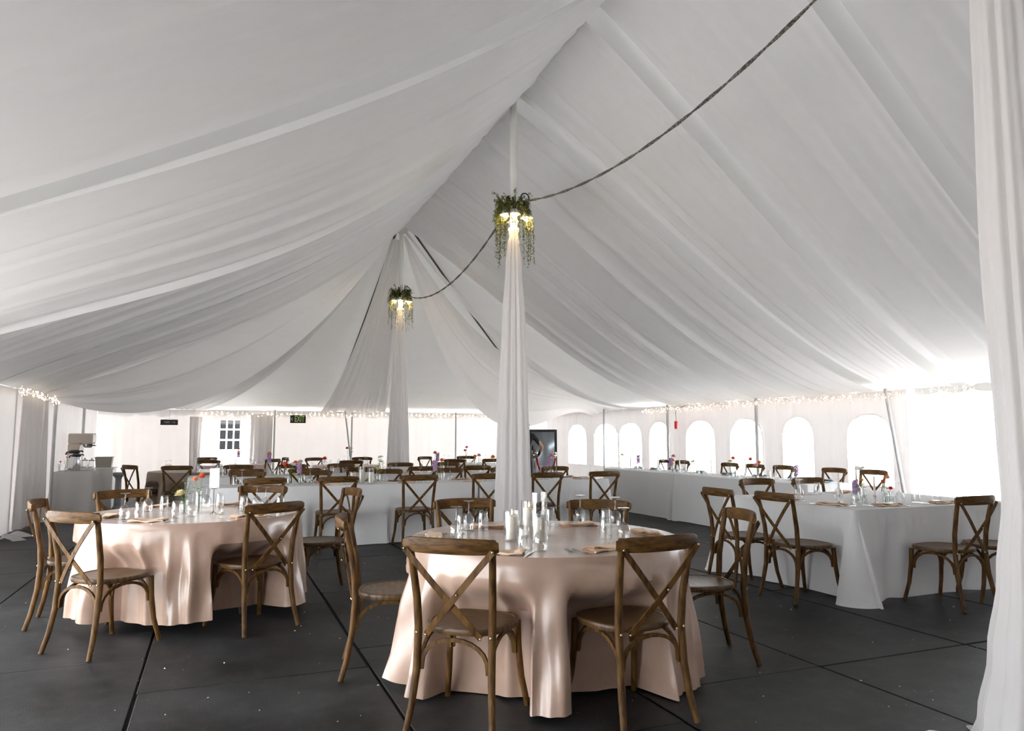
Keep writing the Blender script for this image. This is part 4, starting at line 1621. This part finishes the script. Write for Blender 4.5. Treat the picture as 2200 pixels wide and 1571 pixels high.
m.bar([(.11, -.012, .022), (.138, -.012, 0), (.11, -.012, -.022)], .007, .002, (0, 1, 0))
m.build('arrow', 'chalk', t, False)
m = MB()
m.tube([(-.15, 0, .066), (0, 0, .10), (.15, 0, .066)], .002, 4)
m.tube([(0, 0, .10), (0, .10, .335)], .002, 4)
m.build('cord', 'dark_metal', t)

# ------------------------------------------------------------------ drinks corner
t = thing('white_counter', 'white counter cabinet behind the grey drinks table', 'cabinet', (-5.50, 8.05, 0))
m = MB()
m.box(-.50, .30, -.26, .26, .0015, .76, .006)
m.build('body', 'white_paint', t, False)
m = MB()
m.box(-.52, .32, -.28, .28, .761, .785, .006)
m.build('counter_top', 'white_paint', t, False)
t = thing('coffee_brewer', 'tall beige coffee brewer with an overhanging head', 'coffee brewer', (-5.86, 8.02, .786), R(-8))
m = MB()
m.box(-.13, .075, -.12, .12, 0, .46, .012)
m.build('column', 'beige_enamel', t, False)
m = MB()
m.box(-.13, .30, -.13, .13, .462, .66, .02)
m.build('brew_head', 'beige_enamel', t, False)
m = MB()
m.lathe([(.055, .385), (.085, .42), (.09, .455), (.05, .46)], 18, (.19, 0, 0))
m.build('brew_basket', 'steel', t)
m = MB()
m.tube([(.27, -.02, .43), (.34, -.03, .425)], .012, 8)
m.build('handle', 'black', t)
m = MB()
m.box(-.13, .30, -.13, .13, -.0, .02, .005)
m.build('brew_base', 'beige_enamel', t, False)
for i, (x, y, sc_) in enumerate(((-5.80, 7.36, 1.15), (-5.72, 7.08, .95))):
    t = thing('airpot', ('taller steel airpot with black pump lid on the drinks table', 'shorter steel airpot with black pump lid on the drinks table')[i], 'airpot', (x, y, ZT), R(160))
    t.scale = (sc_,) * 3
    m = MB()
    m.lathe([(.075, .0), (.08, .01), (.08, .24), (.072, .27), (.03, .272)], 20)
    m.build('body', 'steel', t)
    m = MB()
    m.lathe([(.074, .268), (.085, .285), (.080, .31), (.05, .325), (.01, .328)], 18)
    m.build('pump_lid', 'black', t)
    m = MB()
    m.tube([(.06, 0, .295), (.115, 0, .285), (.13, 0, .25)], .014, 8)
    m.build('spout', 'black', t)
    m = MB()
    m.tube([(-.07, .0, .30), (-.125, 0, .31), (-.14, 0, .29)], .012, 8)
    m.build('handle', 'black', t)


def mk_pitcher():
    t = thing('glass_jar', 'x', 'jar')
    m = MB()
    m.lathe([(.06, 0), (.068, .004), (.07, .09), (.055, .15), (.05, .175), (.054, .18), (.047, .175), (.05, .15), (.065, .09), (.062, .01), (.02, .009)], 20)
    m.build('glass_body', 'glass', t)
    m = MB()
    for i in range(22):
        a, b, c = FL.uniform(-.04, .04), FL.uniform(-.04, .04), FL.uniform(.02, .08)
        m.add([(a, b, c), (a + .016, b + .006, c + .006), (a + .03, b, c + .002), (a + .014, b - .010, c)], [(0, 1, 2, 3)])
    o_ = m.build('herbs', 'leaf_bright', t, False)
    o_['kind'] = 'stuff'
    m = MB()
    m.lathe([(.052, .178), (.055, .19), (.03, .2), (.012, .205), (.014, .225), (.004, .23)], 16)
    m.build('jar_lid', 'steel', t)
    return t


for x, y in ((-5.60, 7.22), (-5.47, 7.10)):
    put('jar', mk_pitcher, x, y, ZT, 0, 'lidded glass jar of green herbs on the drinks table', 'jar', 'herb jars on the drinks table')
for i, (x, y, h) in enumerate(((-5.93, 6.82, .16), (-5.84, 6.86, .24))):
    arrangement('on the drinks table', 'on the drinks table', x, y, [('ball', 'pink', h, .01, 0, .026, 'dusky flower in a slim vase on the drinks table', 'dusky flowers on the drinks table'), ('spray', 'white_bloom', h * .8, -.03, 0, .02, 'pale sprig in a slim vase on the drinks table', 'pale sprigs on the drinks table')], (.09, .02, .016))
t = thing('storage_bin', 'grey plastic bin on the white counter', 'bin', (-5.38, 7.98, .786))
m = MB()
rings = [[(sx * a, sy * b, z) for sx, sy in ((-1, -1), (1, -1), (1, 1), (-1, 1))] for a, b, z in ((.13, .09, .001), (.15, .105, .19), (.142, .097, .19), (.124, .084, .01))]
m.loft(rings, close=True, caps=True)
m.build('tub', 'grey_plastic', t, False)
m = MB()
m.box(-.16, .16, -.115, .115, .191, .207, .004)
m.build('lid', 'grey_plastic', t, False)
t = thing('column_pedestal', 'grey column pedestal with a carved capital', 'pedestal', (-5.08, 7.64, 0))
m = MB()
n = 40
rings = []
for z, r_ in ((.06, .062), (.12, .056), (.40, .052), (.58, .050)):
    rings.append([((r_ + .004 * math.cos(10 * 2 * math.pi * k / n)) * math.cos(2 * math.pi * k / n), (r_ + .004 * math.cos(10 * 2 * math.pi * k / n)) * math.sin(2 * math.pi * k / n), z) for k in range(n)])
m.loft(rings, close=True, caps=True)
m.build('shaft', 'plaster', t)
m = MB()
m.lathe([(.05, .575), (.06, .60), (.075, .635), (.085, .66), (.05, .665)], 20)
for s in (-1, 1):
    for s2 in (-1, 1):
        m.tube([(s * .05, s2 * .05, .61), (s * .075, s2 * .075, .64), (s * .08, s2 * .08, .655)], .012, 6)
m.box(-.09, .09, -.09, .09, .66, .70, .004)
m.build('capital', 'plaster', t)
m = MB()
m.box(-.085, .085, -.085, .085, .0015, .035, .004)
m.lathe([(.08, .035), (.075, .055), (.06, .062)], 20)
m.build('base', 'plaster', t)

# ------------------------------------------------------------------ mirror, rope stanchions, person
t = thing('standing_mirror', 'tall black-framed mirror leaning at the corner of the tent', 'mirror', (3.42, 6.82, 0), R(-20))
m = MB()
W2, H2 = .36, 1.52
def lean(p):
    return (p[0], p[1] + .06 * p[2], p[2])
for a in (((-W2, 0, .002), (-W2 + .0, 0, H2)), ((W2, 0, .002), (W2, 0, H2)), ((-W2 - .025, 0, H2), (W2 + .025, 0, H2)), ((-W2, 0, .08), (W2, 0, .08))):
    m.bar([lean(a[0]), lean(a[1])], .055, .04, (0, 1, 0))
m.build('frame', 'black', t, False)
m = MB()
m.add([lean((-W2 + .02, -.004, .1)), lean((W2 - .02, -.004, .1)), lean((W2 - .02, -.004, H2 - .02)), lean((-W2 + .02, -.004, H2 - .02))], [(0, 1, 2, 3)])
m.build('mirror_glass', 'mirror', t, False)
m = MB()
m.tube([(0, .07, 1.2), (0, .5, .01)], .02, 8)
m.build('prop_leg', 'black', t)
SX = [(3.12, 6.36), (3.50, 6.22)]
for i, (x, y) in enumerate(SX):
    t = thing('rope_stanchion', 'white stanchion post with a ball top in front of the mirror', 'stanchion', (x, y, 0), 0, 'stanchions in front of the mirror')
    m = MB()
    m.lathe([(.15, .0015), (.15, .015), (.05, .035), (.026, .05)], 22)
    m.build('base', 'chrome', t)
    m = MB()
    m.tube([(0, 0, .04), (0, 0, .98)], .026, 12)
    m.build('post', 'white_paint', t)
    m = MB()
    m.lathe([(.03, .95), (.042, .965), (.042, .985), (.03, .99), (.036, 1.01), (.036, 1.04), (.02, 1.055)], 16)
    m.build('finial', 'chrome', t)
m = MB()
pts = []
for k in range(25):
    u = k / 24
    p = Vector((SX[0][0], SX[0][1] - .03, .93)).lerp(Vector((SX[1][0], SX[1][1] - .03, .93)), u)
    p.z -= .38 * (1 - (2 * u - 1) ** 2) ** .7
    pts.append(p)
m.tube(pts, .022, 10)
tag(m.build('velvet_rope', 'red_velvet'), 'red velvet rope slung between the two stanchions', 'rope')

# person in black behind the middle pole's drape, elbows out
t = thing('person', 'person in black clothes standing before the mirror, elbows out', 'person', (2.72, 6.02, 0), R(-35))
me = bpy.data.meshes.new('body')
J = {'pel': (0, 0, .95), 'spi': (0, .01, 1.12), 'che': (0, .0, 1.32), 'nek': (0, -.01, 1.47), 'hd0': (0, -.02, 1.56), 'hd1': (0, -.03, 1.66), 'hd2': (0, -.03, 1.72),
     'shl': (.17, 0, 1.40), 'ell': (.36, .02, 1.17), 'wrl': (.24, .20, .99), 'hnl': (.19, .26, .96),
     'shr': (-.17, 0, 1.40), 'elr': (-.36, .02, 1.17), 'wrr': (-.24, .20, .99), 'hnr': (-.19, .26, .96),
     'hpl': (.09, 0, .90), 'knl': (.10, .02, .49), 'anl': (.11, -.02, .08), 'tol': (.12, .13, .03),
     'hpr': (-.09, 0, .90), 'knr': (-.10, .02, .49), 'anr': (-.11, -.02, .08), 'tor': (-.12, .13, .03)}
RAD = {'pel': .13, 'spi': .115, 'che': .135, 'nek': .05, 'hd0': .075, 'hd1': .088, 'hd2': .06, 'shl': .06, 'ell': .042, 'wrl': .03, 'hnl': .033,
       'hpl': .085, 'knl': .058, 'anl': .042, 'tol': .032}
for k in list(RAD):
    if k.endswith('l') and k[:-1] + 'r' in J:
        RAD[k[:-1] + 'r'] = RAD[k]
EDG = [('pel', 'spi'), ('spi', 'che'), ('che', 'nek'), ('nek', 'hd0'), ('hd0', 'hd1'), ('hd1', 'hd2')]
for s in 'lr':
    EDG += [('che', 'sh' + s), ('sh' + s, 'el' + s), ('el' + s, 'wr' + s), ('wr' + s, 'hn' + s), ('pel', 'hp' + s), ('hp' + s, 'kn' + s), ('kn' + s, 'an' + s), ('an' + s, 'to' + s)]
    for q in range(5):
        k = 'f%d%s' % (q, s)
        sg = 1 if s == 'l' else -1
        if q < 4:
            J[k] = (sg * (.15 - .012 * q), .30 - .01 * q, .985 - .022 * q)
            J['g' + k] = (sg * (.11 - .010 * q), .325 - .012 * q, .965 - .022 * q)
        else:
            J[k] = (sg * .17, .285, 1.005)
            J['g' + k] = (sg * .14, .30, 1.03)
        RAD[k] = .0095
        RAD['g' + k] = .0085
        EDG += [('hn' + s, k), (k, 'g' + k)]
keys = list(J)
me.from_pydata([J[k] for k in keys], [(keys.index(a), keys.index(b)) for a, b in EDG], [])
bo = bpy.data.objects.new('body', me)
COL.objects.link(bo)
bo.parent = t
sk = bo.modifiers.new('skin', 'SKIN')
if not me.skin_vertices:
    bpy.context.view_layer.objects.active = bo
for i, k in enumerate(keys):
    sv = me.skin_vertices[0].data[i]
    sv.radius = (RAD[k], RAD[k])
    sv.use_root = (k == 'pel')
sub = bo.modifiers.new('sub', 'SUBSURF')
sub.levels = 2
sub.render_levels = 2
m_, nt, out = nodes_of('clothed_body')
p = nt.nodes.new('ShaderNodeBsdfPrincipled')
p.inputs['Roughness'].default_value = .7
tc = nt.nodes.new('ShaderNodeTexCoord')
sp = nt.nodes.new('ShaderNodeSeparateXYZ')
nt.links.new(tc.outputs['Object'], sp.inputs[0])
# bare skin above the collar and below the short sleeves, black cloth elsewhere
ab = nt.nodes.new('ShaderNodeMath'); ab.operation = 'ABSOLUTE'
nt.links.new(sp.outputs['X'], ab.inputs[0])
gx = nt.nodes.new('ShaderNodeMath'); gx.operation = 'GREATER_THAN'; gx.inputs[1].default_value = .30
nt.links.new(ab.outputs[0], gx.inputs[0])
gz = nt.nodes.new('ShaderNodeMath'); gz.operation = 'GREATER_THAN'; gz.inputs[1].default_value = 1.475
nt.links.new(sp.outputs['Z'], gz.inputs[0])
gy = nt.nodes.new('ShaderNodeMath'); gy.operation = 'GREATER_THAN'; gy.inputs[1].default_value = .165
nt.links.new(sp.outputs['Y'], gy.inputs[0])
mx1 = nt.nodes.new('ShaderNodeMath'); mx1.operation = 'MAXIMUM'
nt.links.new(gx.outputs[0], mx1.inputs[0]); nt.links.new(gz.outputs[0], mx1.inputs[1])
mx2 = nt.nodes.new('ShaderNodeMath'); mx2.operation = 'MAXIMUM'
nt.links.new(mx1.outputs[0], mx2.inputs[0]); nt.links.new(gy.outputs[0], mx2.inputs[1])
nt.links.new(ramp(nt, mx2.outputs[0], (.012, .012, .014), (.50, .31, .22), .4, .6), p.inputs['Base Color'])
nt.links.new(p.outputs[0], out.inputs[0])
me.materials.append(m_)
m = MB()
m.ell((0, -.05, 1.665), (.092, .105, .10), 14, 10)
m.ell((0, -.13, 1.62), (.05, .05, .07), 10, 8)
m.build('hair', 'hair', t)
m = MB()
m.ell((.032, .052, 1.655), (.011, .008, .008), 8, 6)
m.ell((-.032, .052, 1.655), (.011, .008, .008), 8, 6)
m.build('eyes', 'black', t)
m = MB()
m.ell((0, .062, 1.622), (.012, .016, .022), 8, 6)
m.ell((0, .050, 1.582), (.024, .010, .007), 8, 6)
m.ell((.088, -.02, 1.635), (.010, .016, .026), 8, 6)
m.ell((-.088, -.02, 1.635), (.010, .016, .026), 8, 6)
m.build('face_features', 'skin', t)

# red lantern hanging over the head table
t = thing('hanging_lantern', 'small red canister hanging on a black cord by the windows', 'lantern', (5.72, 4.86, 1.55))
m = MB()
m.lathe([(.03, 0), (.036, .01), (.036, .15), (.03, .165), (.01, .168)], 16)
m.build('canister', 'red_plastic', t)
m = MB()
m.tube([(0, 0, .165), (-.005, 0, .36), (.05, 0, .44), (.26, 0, .50)], .005, 6)
m.build('cord', 'black', t)

# ------------------------------------------------------------------ outside: the white house beyond the doorway
t = thing('white_house', 'white clapboard house seen through the doorway opening', 'house', (-3.0, 15.6, 0))
m = MB()
m.box(-1.9, 2.2, .05, 2.0, -.04, 3.4)
m.build('wall', 'siding', t, False)
for k in range(26):
    m = MB()
    z = -.02 + k * .13
    m.add([(-1.9, .05, z + .13), (2.2, .05, z + .13), (2.2, .026, z), (-1.9, .026, z), (-1.9, .05, z), (2.2, .05, z)], [(0, 3, 2, 1), (3, 4, 5, 2)])
    m.build('clapboard', 'siding', t, False)
wn = MB()
for xx in (-.30, .0 - .09, .11, .31):
    wn.box(xx - .022, xx + .022, -.02, .03, .98, 1.92)
for zz in (.98, 1.29, 1.61, 1.92):
    wn.box(-.32, .33, -.022, .03, zz - .025, zz + .025)
fr = wn.build('window_frame', 'white_paint', t, False)
for i, (x0, x1) in enumerate(((-.278, -.112), (-.068, .088), (.132, .288))):
    for z0, z1 in ((1.0, 1.27), (1.31, 1.59), (1.63, 1.90)):
        m = MB()
        m.box(x0, x1, .0, .01, z0, z1)
        m.build('pane', 'dark_pane', fr, False)
